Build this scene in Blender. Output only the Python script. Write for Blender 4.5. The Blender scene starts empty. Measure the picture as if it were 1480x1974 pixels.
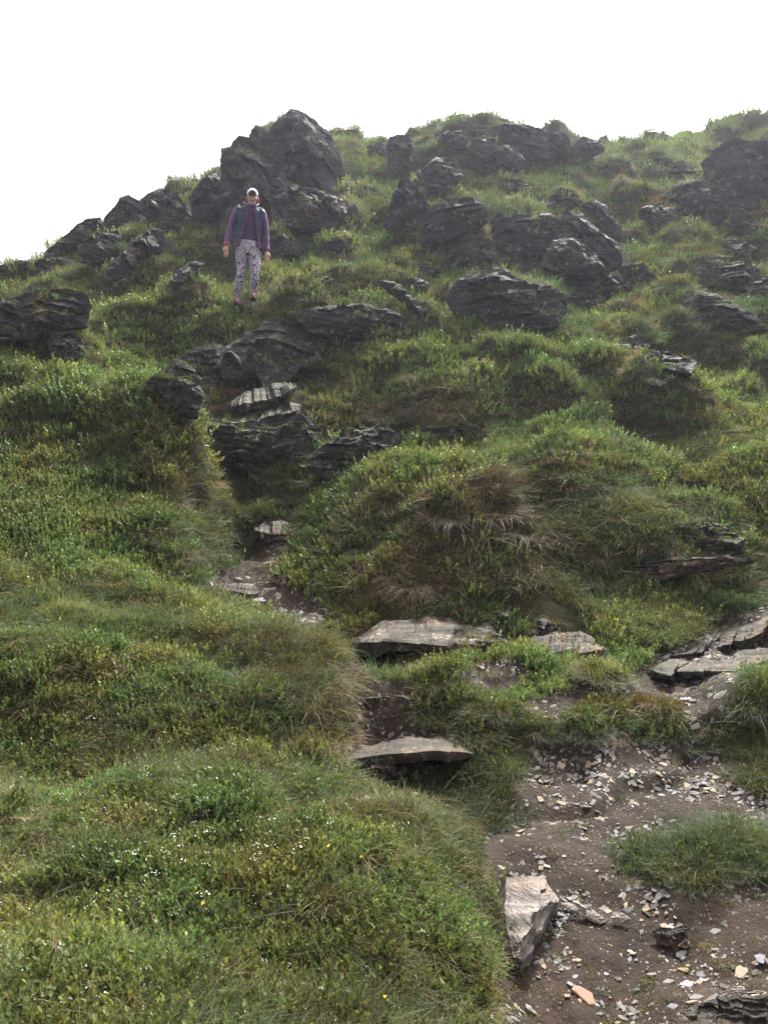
import bpy, bmesh, math, random
import numpy as np
from mathutils import Vector, Matrix

# ------------------------------------------------------------------ camera, sky, sun
scene = bpy.context.scene
COL = scene.collection
PITCH = math.radians(5.0)
CAMZ = 1.55
FPX = 1598.0
CU, CV = 740.0, 987.0
cam_data = bpy.data.cameras.new("camera")
cam = bpy.data.objects.new("camera", cam_data)
COL.objects.link(cam)
cam.location = (0, 0, CAMZ)
cam.rotation_euler = (math.pi / 2 + PITCH, 0, 0)
cam_data.sensor_fit = 'VERTICAL'
cam_data.angle = 2 * math.atan(CV / FPX)
cam_data.clip_start = 0.05
cam_data.clip_end = 500
scene.camera = cam

SUN_EL, SUN_AZ = math.radians(56), math.radians(24)     # behind the crest, a little to the right
world = bpy.data.worlds.new("World")
scene.world = world
world.use_nodes = True
nt = world.node_tree
bg = nt.nodes["Background"]
sky = nt.nodes.new("ShaderNodeTexSky")
sky.sky_type = 'NISHITA'
sky.sun_disc = False
sky.sun_elevation = SUN_EL
sky.sun_rotation = SUN_AZ
sky.air_density = 1.0
sky.dust_density = 6.0
hs = nt.nodes.new("ShaderNodeHueSaturation")            # cloud cover: nearly colourless light
hs.inputs['Saturation'].default_value = 0.12
hs.inputs['Value'].default_value = 1.0
nt.links.new(sky.outputs[0], hs.inputs['Color'])
nt.links.new(hs.outputs[0], bg.inputs['Color'])
bg.inputs['Strength'].default_value = 0.15
sl = bpy.data.lights.new("sun", 'SUN')
sl.energy = 3.6
sl.angle = math.radians(10)
sl.color = (1.0, 0.95, 0.86)
sun = bpy.data.objects.new("sun", sl)
COL.objects.link(sun)
sd = Vector((math.sin(SUN_AZ) * math.cos(SUN_EL), math.cos(SUN_AZ) * math.cos(SUN_EL), math.sin(SUN_EL)))
sun.rotation_euler = sd.to_track_quat('Z', 'Y').to_euler()
scene.view_settings.view_transform = 'Standard'
scene.view_settings.look = 'None'
scene.view_settings.gamma = 1
scene.view_settings.exposure = 1.38
scene.cycles.use_denoising = True
scene.cycles.denoising_prefilter = 'NONE'
scene.cycles.max_bounces = 4
scene.cycles.diffuse_bounces = 2
scene.cycles.glossy_bounces = 1
scene.cycles.transmission_bounces = 2
scene.cycles.volume_bounces = 0
scene.cycles.use_adaptive_sampling = True
scene.cycles.adaptive_threshold = 0.03
scene.cycles.caustics_reflective = False
scene.cycles.caustics_refractive = False

# ------------------------------------------------------------------ small maths
RNG = np.random.default_rng(11)
random.seed(5)
FWD = np.array([0, math.cos(PITCH), math.sin(PITCH)])
UPV = np.array([0, -math.sin(PITCH), math.cos(PITCH)])
CAM = np.array([0, 0, CAMZ])


def rays(uv):
    uv = np.atleast_2d(np.asarray(uv, float))
    d = np.zeros((len(uv), 3))
    d[:, 0] = (uv[:, 0] - CU) / FPX
    d += np.outer((CV - uv[:, 1]) / FPX, UPV) + FWD
    return d


def px_at(u, v, Y):
    d = rays([(u, v)])[0]
    return CAM + d * (Y / d[1])


def project(P):
    q = P - CAM
    dep = np.maximum(q @ FWD, 1e-3)
    return CU + FPX * q[:, 0] / dep, CV - FPX * (q @ UPV) / dep, dep


def _hash(ix, iy, iz, seed):
    h = (ix.astype(np.int64) * 374761393 + iy.astype(np.int64) * 668265263 + iz.astype(np.int64) * 2147483647 + seed * 974634541) & 0xFFFFFFFF
    h = ((h ^ (h >> 13)) * 1274126177) & 0xFFFFFFFF
    h = ((h ^ (h >> 16)) * 2246822519) & 0xFFFFFFFF
    return ((h ^ (h >> 15)) & 0xFFFFFF) / float(0x7FFFFF) - 1.0


def vn(P, seed=0):
    P = np.asarray(P, float)
    i = np.floor(P).astype(np.int64)
    f = P - i
    f = f * f * f * (f * (f * 6 - 15) + 10)
    out = 0
    for dx in (0, 1):
        wx = f[:, 0] if dx else 1 - f[:, 0]
        for dy in (0, 1):
            wy = f[:, 1] if dy else 1 - f[:, 1]
            for dz in (0, 1):
                wz = f[:, 2] if dz else 1 - f[:, 2]
                out = out + wx * wy * wz * _hash(i[:, 0] + dx, i[:, 1] + dy, i[:, 2] + dz, seed)
    return out


def fbm(P, octv=4, seed=0, gain=0.5):
    P = np.asarray(P, float)
    a, s, tot = 1.0, 0, 0
    for k in range(octv):
        s = s + a * vn(P * 2.03 ** k + 17.3 * k, seed + k)
        tot += a
        a *= gain
    return s / tot


def sstep(a, b, x):
    t = np.clip((x - a) / (b - a), 0, 1)
    return t * t * (3 - 2 * t)


def in_poly(u, v, poly):
    inside = np.zeros(len(u), bool)
    n = len(poly)
    for k in range(n):
        x0, y0 = poly[k]
        x1, y1 = poly[(k + 1) % n]
        c = (y0 > v) != (y1 > v)
        xi = x0 + (v - y0) * (x1 - x0) / ((y1 - y0) if y1 != y0 else 1e-9)
        inside ^= c & (u < xi)
    return inside


def new_obj(name, verts, faces, mat=None, parent=None, smooth=True, sharp=None):
    me = bpy.data.meshes.new(name)
    if isinstance(faces, np.ndarray):
        nv, nf, k = len(verts), len(faces), faces.shape[1]
        me.vertices.add(nv)
        me.vertices.foreach_set('co', np.asarray(verts, np.float32).ravel())
        me.loops.add(nf * k)
        me.loops.foreach_set('vertex_index', faces.astype(np.int32).ravel())
        me.polygons.add(nf)
        me.polygons.foreach_set('loop_start', np.arange(0, nf * k, k, dtype=np.int32))
        me.polygons.foreach_set('loop_total', np.full(nf, k, np.int32))
        me.update(calc_edges=True)
    else:
        me.from_pydata([tuple(p) for p in verts], [], faces)
        me.update()
    if smooth:
        me.polygons.foreach_set('use_smooth', np.ones(len(me.polygons), bool))
        if sharp:
            me.set_sharp_from_angle(angle=math.radians(sharp))
    if mat:
        me.materials.append(mat)
    o = bpy.data.objects.new(name, me)
    COL.objects.link(o)
    if parent:
        o.parent = parent
    return o


def tag(o, label=None, cat=None, group=None, kind=None):
    if label: o['label'] = label
    if cat: o['category'] = cat
    if group: o['group'] = group
    if kind: o['kind'] = kind
    return o


def fattr(me, name, vals, typ='FLOAT', dom='POINT'):
    a = me.attributes.new(name, typ, dom)
    key = {'FLOAT': 'value', 'INT': 'value', 'FLOAT_VECTOR': 'vector', 'FLOAT_COLOR': 'color'}[typ]
    a.data.foreach_set(key, np.asarray(vals, np.int32 if typ == 'INT' else np.float32).ravel())


# ------------------------------------------------------------------ materials
class NB:
    def __init__(s, name):
        s.m = bpy.data.materials.new(name)
        s.m.use_nodes = True
        s.t = s.m.node_tree
        s.b = s.t.nodes["Principled BSDF"]
        s.out = s.t.nodes["Material Output"]

    def n(s, typ, **kw):
        nd = s.t.nodes.new(typ)
        for k, v in kw.items():
            if k in nd.inputs.keys() if isinstance(k, str) else False:
                s.set(nd, k, v)
            else:
                setattr(nd, k, v)
        return nd

    def set(s, nd, k, v):
        if isinstance(v, bpy.types.NodeSocket):
            s.t.links.new(v, nd.inputs[k])
        else:
            nd.inputs[k].default_value = v

    def link(s, a, nd, k):
        s.t.links.new(a, nd.inputs[k])

    def noise(s, scale, detail=4, rough=0.6, vec=None, dist=0.0):
        nd = s.t.nodes.new("ShaderNodeTexNoise")
        nd.inputs['Scale'].default_value = scale
        nd.inputs['Detail'].default_value = detail
        nd.inputs['Roughness'].default_value = rough
        nd.inputs['Distortion'].default_value = dist
        if vec is not None:
            s.t.links.new(vec, nd.inputs['Vector'])
        return nd.outputs['Fac']

    def ramp(s, fac, stops):
        nd = s.t.nodes.new("ShaderNodeValToRGB")
        el = nd.color_ramp.elements
        while len(el) < len(stops):
            el.new(0.5)
        for e, (p, c) in zip(el, stops):
            e.position = p
            e.color = (c, c, c, 1) if isinstance(c, (int, float)) else (*c, 1)
        s.t.links.new(fac, nd.inputs[0])
        return nd.outputs[0]

    def mix(s, fac, a, b, mode='MIX'):
        nd = s.t.nodes.new("ShaderNodeMix")
        nd.data_type = 'RGBA'
        nd.blend_type = mode
        for k, v in ((0, fac), (6, a), (7, b)):
            if isinstance(v, bpy.types.NodeSocket):
                s.t.links.new(v, nd.inputs[k])
            else:
                nd.inputs[k].default_value = v if k == 0 else (*v, 1)
        return nd.outputs[2]

    def math(s, op, a, b=0.0):
        nd = s.t.nodes.new("ShaderNodeMath")
        nd.operation = op
        for k, v in ((0, a), (1, b)):
            if isinstance(v, bpy.types.NodeSocket):
                s.t.links.new(v, nd.inputs[k])
            else:
                nd.inputs[k].default_value = v
        return nd.outputs[0]

    def bump(s, h, strength, dist, prev=None):
        nd = s.t.nodes.new("ShaderNodeBump")
        nd.inputs['Strength'].default_value = strength
        nd.inputs['Distance'].default_value = dist
        s.t.links.new(h, nd.inputs['Height'])
        if prev is not None:
            s.t.links.new(prev, nd.inputs['Normal'])
        return nd.outputs[0]

    def coords(s, kind='Object', rot=(0, 0, 0), scale=(1, 1, 1)):
        tc = s.t.nodes.new("ShaderNodeTexCoord")
        mp = s.t.nodes.new("ShaderNodeMapping")
        mp.inputs['Rotation'].default_value = rot
        mp.inputs['Scale'].default_value = scale
        s.t.links.new(tc.outputs[kind], mp.inputs['Vector'])
        return mp.outputs[0]


def simple_mat(name, col, rough=0.7, spec=0.3, var=0.25, nscale=30, bump=0.0):
    b = NB(name)
    v = b.coords()
    n = b.noise(nscale, 4, 0.6, v)
    c = b.ramp(n, [(0.3, tuple(x * (1 - var) for x in col)), (0.7, tuple(min(1, x * (1 + var)) for x in col))])
    b.link(c, b.b, 'Base Color')
    b.b.inputs['Roughness'].default_value = rough
    b.b.inputs['Specular IOR Level'].default_value = spec
    if bump:
        b.link(b.bump(n, bump, 0.01), b.b, 'Normal')
    return b.m


def rock_mat(name, rot, dark, light, lichen=0.5, moss=0.5, warm=0.0, scl=1.0):
    """slate: bands along the cleavage, pale lichen flecks, moss on upward faces"""
    b = NB(name)
    v0 = b.coords('Object')
    vs = b.coords('Object', rot, (0.7 * scl, 0.7 * scl, 7 * scl))
    vf = b.coords('Object', rot, (3.2 * scl, 3.2 * scl, 30 * scl))
    big = b.noise(1.3 * scl, 5, 0.6, v0)
    band = b.noise(1.6, 6, 0.65, vs, 0.4)
    fine = b.noise(1.8, 5, 0.7, vf, 0.2)
    col = b.ramp(band, [(0.28, dark), (0.5, tuple((d + l) / 2 for d, l in zip(dark, light))), (0.72, light)])
    col = b.mix(b.ramp(big, [(0.4, 0.0), (0.7, 0.55)]), col, tuple(0.55 * d for d in dark))
    col = b.mix(b.ramp(fine, [(0.45, 0.0), (0.75, 0.45)]), col, light)
    if warm:
        wn = b.noise(2.3 * scl, 4, 0.6, v0)
        col = b.mix(b.math('MULTIPLY', b.ramp(wn, [(0.5, 0.0), (0.65, 1.0)]), warm), col, (0.20, 0.105, 0.055))
    ln = b.noise(9 * scl, 6, 0.72, vs if False else v0, 0.6)
    ln2 = b.noise(2.1 * scl, 3, 0.5, v0)
    lf = b.math('MULTIPLY', b.ramp(ln, [(0.56, 0.0), (0.61, 1.0)]), b.ramp(ln2, [(0.42, 0.0), (0.6, 1.0)]))
    col = b.mix(b.math('MULTIPLY', lf, lichen), col, (0.34, 0.34, 0.31))
    geo = b.t.nodes.new("ShaderNodeNewGeometry")
    sx = b.t.nodes.new("ShaderNodeSeparateXYZ")
    b.t.links.new(geo.outputs['Normal'], sx.inputs[0])
    mn = b.noise(4 * scl, 5, 0.65, v0)
    up = b.ramp(b.math('ADD', sx.outputs[2], b.math('MULTIPLY', b.math('SUBTRACT', mn, 0.5), 1.3)), [(0.62, 0.0), (0.8, 1.0)])
    mcol = b.ramp(b.noise(25 * scl, 3, 0.6, v0), [(0.3, (0.025, 0.032, 0.008)), (0.7, (0.085, 0.095, 0.022))])
    col = b.mix(b.math('MULTIPLY', up, moss), col, mcol)
    b.link(col, b.b, 'Base Color')
    rg = b.ramp(fine, [(0.3, 0.55), (0.7, 0.85)])
    b.link(rg, b.b, 'Roughness')
    b.b.inputs['Specular IOR Level'].default_value = 0.25
    nrm = b.bump(band, 0.9, 0.10 / scl)
    nrm = b.bump(fine, 0.8, 0.03 / scl, nrm)
    nrm = b.bump(b.noise(14 * scl, 6, 0.7, v0), 0.45, 0.04 / scl, nrm)
    b.link(nrm, b.b, 'Normal')
    return b.m


M = {}
M['rock'] = rock_mat("dark_slate", (0.25, -0.2, 0), (0.010, 0.009, 0.009), (0.046, 0.042, 0.040), 0.55, 0.55, 0.12)
M['crag'] = rock_mat("crag_slate", (0.4, 0.95, 0.3), (0.011, 0.010, 0.011), (0.046, 0.042, 0.042), 0.4, 0.5, 0.2, 0.7)
M['slab'] = rock_mat("wet_slab_slate", (0.1, -0.12, 0), (0.011, 0.009, 0.008), (0.052, 0.043, 0.037), 0.4, 0.12, 0.35, 2.2)
M['pale'] = rock_mat("pale_schist", (0.5, 0.9, 0.9), (0.17, 0.15, 0.138), (0.35, 0.31, 0.28), 0.1, 0.0, 0.35, 2.2)
M['lichen'] = rock_mat("lichened_slab_slate", (0.1, -0.1, 0), (0.015, 0.011, 0.009), (0.075, 0.060, 0.049), .8, 0.1, 0.5, 2.5)


def soil_mat():
    b = NB("peaty_path_soil")
    v = b.coords('Object')
    n1 = b.noise(1.7, 5, 0.6, v)
    n2 = b.noise(22, 6, 0.7, v)
    vo = b.t.nodes.new("ShaderNodeTexVoronoi")
    vo.inputs['Scale'].default_value = 60
    b.t.links.new(v, vo.inputs['Vector'])
    col = b.ramp(n1, [(0.3, (0.014, 0.008, 0.005)), (0.55, (0.032, 0.019, 0.012)), (0.75, (0.060, 0.037, 0.024))])
    col = b.mix(b.ramp(n2, [(0.4, 0.0), (0.7, 0.6)]), col, (0.055, 0.040, 0.031))
    sep = b.t.nodes.new("ShaderNodeSeparateColor")
    b.t.links.new(vo.outputs['Color'], sep.inputs[0])
    chip = b.math('MULTIPLY', b.ramp(sep.outputs[0], [(0.8, 0.0), (0.83, 1.0)]), b.ramp(vo.outputs['Distance'], [(0.3, 1.0), (0.42, 0.0)]))
    col = b.mix(b.math('MULTIPLY', chip, 0.7), col, (0.19, 0.165, 0.15))
    b.link(col, b.b, 'Base Color')
    b.link(b.ramp(n2, [(0.3, 0.6), (0.7, 0.95)]), b.b, 'Roughness')
    b.b.inputs['Specular IOR Level'].default_value = 0.18
    nr = b.bump(n2, 0.8, 0.03)
    nr = b.bump(chip, 0.6, 0.012, nr)
    nr = b.bump(b.noise(90, 4, 0.7, v), 0.5, 0.01, nr)
    b.link(nr, b.b, 'Normal')
    return b.m


def turf_mat():
    b = NB("mossy_turf_floor")
    v = b.coords('Object')
    n1 = b.noise(1.1, 5, 0.65, v)
    n2 = b.noise(13, 6, 0.7, v)
    col = b.ramp(n1, [(0.3, (0.020, 0.022, 0.008)), (0.5, (0.040, 0.040, 0.014)), (0.7, (0.055, 0.038, 0.018))])
    col = b.mix(b.ramp(n2, [(0.45, 0.0), (0.7, 0.7)]), col, (0.022, 0.014, 0.009))
    b.link(col, b.b, 'Base Color')
    b.b.inputs['Roughness'].default_value = 0.9
    b.b.inputs['Specular IOR Level'].default_value = 0.15
    b.link(b.bump(n2, 0.9, 0.06), b.b, 'Normal')
    return b.m


def leaf_mat(name, transl=0.42, rough=0.5, spec=0.22, bare=(0.10, 0.07, 0.03)):
    """colour = the plant's own tint (instance or object attribute) times a per-blade variation"""
    b = NB(name)
    at = b.t.nodes.new("ShaderNodeAttribute")
    at.attribute_type = 'INSTANCER'
    at.attribute_name = 'tint'
    bv = b.t.nodes.new("ShaderNodeAttribute")
    bv.attribute_type = 'GEOMETRY'
    bv.attribute_name = 'bv'
    val = b.ramp(bv.outputs['Fac'], [(0.0, 0.5), (1.0, 1.45)])
    col = b.mix(1.0, at.outputs['Color'], val, 'MULTIPLY')
    col = b.mix(b.ramp(bv.outputs['Fac'], [(0.94, 0.0), (0.96, 0.6)]), col, bare)
    b.link(col, b.b, 'Base Color')
    b.b.inputs['Roughness'].default_value = rough
    b.b.inputs['Specular IOR Level'].default_value = spec
    tr = b.t.nodes.new("ShaderNodeBsdfTranslucent")
    tc = b.mix(1.0, col, (1.12, 1.15, 0.75), 'MULTIPLY')
    b.t.links.new(tc, tr.inputs['Color'])
    ms = b.t.nodes.new("ShaderNodeMixShader")
    ms.inputs[0].default_value = transl
    b.t.links.new(b.b.outputs[0], ms.inputs[1])
    b.t.links.new(tr.outputs[0], ms.inputs[2])
    b.t.links.new(ms.outputs[0], b.out.inputs['Surface'])
    return b.m


def own_leaf_mat(name, col, transl=0.3, rough=0.4, dry=(0.16, 0.11, 0.05), dryfrac=0.12):
    b = NB(name)
    bv = b.t.nodes.new("ShaderNodeAttribute")
    bv.attribute_type = 'GEOMETRY'
    bv.attribute_name = 'bv'
    oi = b.t.nodes.new("ShaderNodeObjectInfo")
    val = b.ramp(bv.outputs['Fac'], [(0.0, 0.45), (1.0, 1.5)])
    c = b.mix(1.0, col, val, 'MULTIPLY')
    c = b.mix(b.ramp(bv.outputs['Fac'], [(1 - dryfrac - 0.02, 0.0), (1 - dryfrac + 0.02, 0.9)]), c, dry)
    c = b.mix(1.0, c, b.ramp(oi.outputs['Random'], [(0.0, 0.75), (1.0, 1.25)]), 'MULTIPLY')
    b.link(c, b.b, 'Base Color')
    b.b.inputs['Roughness'].default_value = rough
    b.b.inputs['Specular IOR Level'].default_value = 0.15
    tr = b.t.nodes.new("ShaderNodeBsdfTranslucent")
    b.t.links.new(c, tr.inputs['Color'])
    ms = b.t.nodes.new("ShaderNodeMixShader")
    ms.inputs[0].default_value = transl
    b.t.links.new(b.b.outputs[0], ms.inputs[1])
    b.t.links.new(tr.outputs[0], ms.inputs[2])
    b.t.links.new(ms.outputs[0], b.out.inputs['Surface'])
    return b.m


M['soil'] = soil_mat()
M['turf'] = turf_mat()
M['leaf'] = leaf_mat("bilberry_leaf", 0.42, 0.45, 0.28, (0.13, 0.085, 0.03))
M['blade'] = leaf_mat("grass_blade", 0.42, 0.5, 0.2, (0.17, 0.13, 0.06))
M['straw'] = leaf_mat("dry_grass_blade", 0.3, 0.6, 0.15, (0.10, 0.055, 0.03))
# ------------------------------------------------------------------ the lie of the land
CTRL = """0 1974 2.1;300 1974 2.15;600 1974 2.3;850 1974 2.55;940 1974 2.75;1010 1974 3.0;1200 1974 3.0;1480 1974 2.9
0 1800 2.6;300 1800 2.65;600 1800 2.8;850 1800 3.0;925 1800 3.12;985 1870 3.3;1100 1860 3.3;1200 1800 3.5;1450 1800 3.4
0 1650 3.2;300 1650 3.25;600 1650 3.4;850 1650 3.6;915 1680 3.62;965 1690 3.85;1050 1640 4.0;1230 1660 3.95;1350 1640 3.85;1470 1640 3.85
840 1550 4.15;600 1500 4.2;300 1500 4.0;0 1500 3.9;1000 1540 4.5;1250 1520 4.6;1450 1500 4.6;760 1520 4.62;720 1490 4.75;680 1470 4.5
770 1425 5.0;700 1430 5.0;730 1390 5.15;730 1350 5.22;730 1310 5.6;690 1275 5.95;820 1215 6.15;950 1215 6.2
850 1290 5.7;1000 1290 5.6;900 1400 5.05;900 1500 4.7;960 1340 5.4;630 1320 5.2;675 1390 4.95;550 1200 5.85;600 1235 5.7;300 1300 4.9;0 1300 4.6
430 1140 6.95;560 1180 6.6;630 1195 6.45;360 1100 6.5;200 1150 5.7;0 1150 5.3;200 1000 6.7;0 1000 6.3;330 1000 6.9;350 1050 6.72
200 850 7.7;0 850 7.3;390 880 7.9;300 780 8.4;100 720 8.6;0 665 8.9;150 690 9.0;0 720 8.3;345 930 7.4;230 745 8.8
430 930 8.6;410 1010 7.9;520 1050 7.6;530 1000 8.0;500 950 8.45;480 1100 7.25;480 900 8.9;480 760 9.6;500 705 10.2;550 610 10.9;475 580 11.4;380 870 8.8;370 800 9.5
330 720 10.2;200 670 10.6;60 640 11;300 600 11.5;100 560 12.2;0 560 13.0;0 548 13.6;90 524 14.5;200 458 15.5;300 395 16.5;400 350 17
560 232 18;660 250 18.5;720 292 18;850 250 19;950 238 19.5;1060 252 19.5;1100 272 19.8;1200 274 20;1300 266 20.5;1480 236 21
300 470 13.5;400 480 13;420 430 14.5;600 450 14;560 400 15.2;650 400 15.2;700 470 13.3;700 350 16.5;620 540 12;740 590 11.4;680 640 10.9
850 480 13.2;900 400 15;1000 340 16.8;1150 340 17;1250 330 17.3;1400 300 19;1300 400 15.5;1000 520 12.8;1100 520 13;1250 480 13.8;1400 450 14.8
900 620 11.2;1000 630 11.1;1150 600 11.8;1250 560 12.5;1400 640 11.4;1250 650 11.2;1470 580 12.5;1480 660 11.2
800 680 10.3;950 720 9.9;1100 700 10.3;1300 720 10.3;1450 720 10.4;750 770 9.3;900 785 9.1;1100 790 9.2;1240 785 9.2;1400 790 9.3
770 835 9.0;900 835 8.95;1240 840 9.15;1000 860 8.5;1200 870 8.5;1400 880 8.4;850 880 8.1;700 920 7.9
690 980 7.5;850 930 7.5;980 950 7.45;1020 1010 7.4;650 1080 7.0;700 1110 6.85;850 1090 6.75;850 1155 6.5;650 1155 6.72
1080 950 7.75;1250 950 7.8;1400 960 7.9;1100 1080 7.0;1250 1060 7.15;1400 1060 7.2;1100 1150 6.6;1300 1150 6.7;1450 1130 6.9
1200 1220 6.2;1400 1220 6.3;1300 1320 5.6;1450 1320 5.45;1440 1400 4.95;1200 1380 5.15;1150 1385 5.1;1080 1390 5.1;1200 1460 4.88;1080 1455 4.9;1320 1450 4.9;1010 1420 5.0"""
cp = []
for row in CTRL.split("\n"):
    for it in row.split(";"):
        u, v, Y = map(float, it.split())
        cp.append(px_at(u, v, Y))
for w in ((-2, 0, .2), (0, 0, 0), (2, 0, -.1), (-2, 1, .3), (0, 1, .12), (2, 1.5, 0), (3.5, 3, .2), (-14, 8, 2.2), (-16, 16, 4.6), (-12, 2, -.3), (14, 3, .9), (14, 8, 4.2),
          (18, 16, 10), (25, 22, 14), (0, 24, 11.5), (-8, 22, 8), (10, 26, 14.5), (16, 26, 16), (-20, 30, 0), (0, 36, 6), (22, 38, 12), (-6, -6, -2.5), (6, -6, -2.5), (-25, -5, -6), (30, -5, -2), (40, 20, 14), (-40, 20, -3)):
    cp.append(np.array(w, float))
cp = np.array(cp)
C2 = 0.16


def _k(d2):
    return np.sqrt(d2 + C2 * C2)


_n = len(cp)
_A = np.zeros((_n + 3, _n + 3))
_d = ((cp[:, None, :2] - cp[None, :, :2]) ** 2).sum(2)
_A[:_n, :_n] = _k(_d) - 0.004 * np.eye(_n)
_A[:_n, _n] = 1
_A[:_n, _n + 1:] = cp[:, :2]
_A[_n:, :_n] = _A[:_n, _n:].T
_w = np.linalg.solve(_A, np.concatenate([cp[:, 2], np.zeros(3)]))


def base_h(x, y):
    out = np.empty(len(x))
    for a in range(0, len(x), 20000):
        X, Yv = x[a:a + 20000], y[a:a + 20000]
        d2 = (X[:, None] - cp[None, :, 0]) ** 2 + (Yv[:, None] - cp[None, :, 1]) ** 2
        out[a:a + 20000] = _k(d2) @ _w[:_n] + _w[_n] + X * _w[_n + 1] + Yv * _w[_n + 2]
    return out


PATHS = [
    [(975, 2100), (935, 1900), (960, 1800), (925, 1660), (925, 1600), (985, 1570), (1000, 1470), (1020, 1410), (1330, 1410), (1400, 1440), (1440, 1520), (1500, 1530), (1500, 1600), (1400, 1592), (1310, 1606), (1215, 1616), (1195, 1675), (1270, 1700), (1300, 1690), (1360, 1715), (1420, 1690), (1600, 1720), (1700, 2100)],
    [(1000, 1380), (1010, 1350), (1110, 1325), (1230, 1290), (1240, 1265), (1330, 1225), (1500, 1160), (1500, 1265), (1420, 1330), (1370, 1400), (1330, 1410), (1310, 1350), (1150, 1345), (1080, 1390)],
    [(635, 1470), (660, 1440), (680, 1340), (720, 1300), (790, 1320), (790, 1390), (880, 1420), (890, 1450), (820, 1490), (820, 1530), (770, 1545), (690, 1500)],
    [(385, 1130), (400, 1100), (450, 1090), (490, 1000), (575, 1000), (560, 1060), (530, 1110), (610, 1150), (640, 1195), (590, 1215), (520, 1190), (440, 1155)],
    [(660, 1230), (760, 1235), (720, 1300), (690, 1310), (660, 1290)],
    [(1050, 1285), (930, 1270), (860, 1310), (960, 1345), (1010, 1330)],
]


def path_mask(P):
    u, v, dep = project(P)
    nz = fbm(P * 5.0, 3, 91)
    nz2 = fbm(P * 5.0 + 40, 3, 92)
    u = u + nz * 110 / dep
    v = v + nz2 * 80 / dep
    m = np.zeros(len(P), bool)
    for q in PATHS:
        m |= in_poly(u, v, q)
    return m & (dep < 9)


LUMPS = []


def H(x, y, detail=True):
    x = np.asarray(x, float); y = np.asarray(y, float)
    h = base_h(x, y)
    if detail:
        P = np.stack([x, y, np.zeros_like(x)], 1)
        far = sstep(6.0, 11.0, y)
        a1 = 0.05 + 0.20 * far
        h = h + a1 * fbm(P * 0.9, 3, 3)
        n2 = fbm(P * 2.4 + 3, 3, 7)
        h = h + (0.055 + 0.06 * far) * n2 + (0.05 + 0.12 * far) * (np.abs(vn(P * 1.7 + 9, 23)) - 0.35)
        h = h + 0.018 * fbm(P * 7.5, 2, 13)
        bn = fbm(P * np.array([.95, 1.5, 1]) + 31, 2, 61) + .25 * vn(P * 3.1, 62)
        amp = (.06 + .14 * far) * sstep(1.2, 3.0, y)
        h = h + amp * (sstep(-.10, .06, bn) + sstep(.16, .32, bn) - .9)
        if LUMPS:
            wob = 1 + .55 * fbm(P * 2.2 + 77, 3, 88)
            for lx, ly, lr, la in LUMPS:
                d = np.hypot(x - lx, (y - ly) * 1.15)
                m = d < 2.2 * lr
                if m.any():
                    h[m] += .8 * la * np.exp(-(d[m] / (lr * wob[m])) ** 2.6)
    return h


def hit(u, v, ymax=34.0):
    """first point of the ground met by the ray through a pixel of the photograph"""
    d = rays([(u, v)])[0]
    Y = np.geomspace(1.2, ymax, 700)
    P = CAM + np.outer(Y / d[1], d)
    below = P[:, 2] < H(P[:, 0], P[:, 1])
    if not below.any():
        return None
    k = int(np.argmax(below))
    if k == 0:
        return P[0]
    a, b = Y[k - 1], Y[k]
    Yf = np.linspace(a, b, 24)
    P = CAM + np.outer(Yf / d[1], d)
    bl = P[:, 2] < H(P[:, 0], P[:, 1])
    return P[int(np.argmax(bl))] if bl.any() else P[-1]


def hits(uvs):
    return [hit(u, v) for u, v in uvs]


def normal_at(x, y, e=0.06):
    gx = (H(x + e, y) - H(x - e, y)) / (2 * e)
    gy = (H(x, y + e) - H(x, y - e)) / (2 * e)
    n = np.stack([-gx, -gy, np.ones_like(gx)], 1)
    return n / np.linalg.norm(n, axis=1)[:, None]


_L = []
for (u, v, rp, la) in ((90, 705, 120, .22), (240, 790, 110, .28), (330, 890, 75, .26), (120, 890, 120, .18), (300, 1030, 80, .16), (120, 1040, 110, .14), (555, 1275, 100, .14), (330, 1230, 110, .12),
                       (150, 1220, 90, .10), (400, 1560, 210, .12), (760, 1640, 130, .12), (250, 1800, 240, .08), (700, 1860, 180, .06), (820, 1000, 80, .20), (955, 975, 60, .26), (720, 1010, 60, .16), (870, 1070, 60, .14), (760, 1090, 55, .12),
                       (800, 920, 90, .15), (1245, 772, 110, .22), (840, 750, 95, .28), (880, 670, 110, .24), (1060, 880, 90, .16), (1390, 780, 90, .20), (690, 575, 85, .38), (560, 570, 50, .22), (350, 610, 80, .34),
                       (430, 620, 45, .25), (210, 650, 70, .25), (130, 560, 70, .25), (270, 560, 60, .25), (640, 450, 80, .35), (780, 480, 80, .25), (1000, 700, 80, .2), (1150, 740, 90, .2), (720, 690, 70, .25),
                       (1080, 1040, 60, .12), (1220, 1020, 70, .14), (860, 1310, 70, .10), (1000, 1290, 60, .08), (1150, 1300, 45, .08), (1330, 1650, 110, .04), (905, 1500, 60, .07), (930, 1400, 60, .1), (1460, 1350, 70, .12),
                       (1280, 430, 70, .3), (1150, 330, 70, .2), (1000, 370, 60, .2), (1350, 600, 70, .2), (700, 400, 60, .3), (400, 480, 50, .3), (300, 520, 50, .2), (1240, 845, 62, -.34), (1245, 780, 70, .14), (770, 840, 50, -.22), (880, 842, 40, -.15), (705, 1278, 34, -.16), (372, 965, 30, -.22), (560, 970, 36, -.2), (940, 1000, 30, -.14), (820, 1140, 60, -.10)):
    q_ = hit(u, v)
    if q_ is not None:
        _L.append((q_[0], q_[1], rp / FPX * q_[1], la))
LUMPS.extend(_L)

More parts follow.
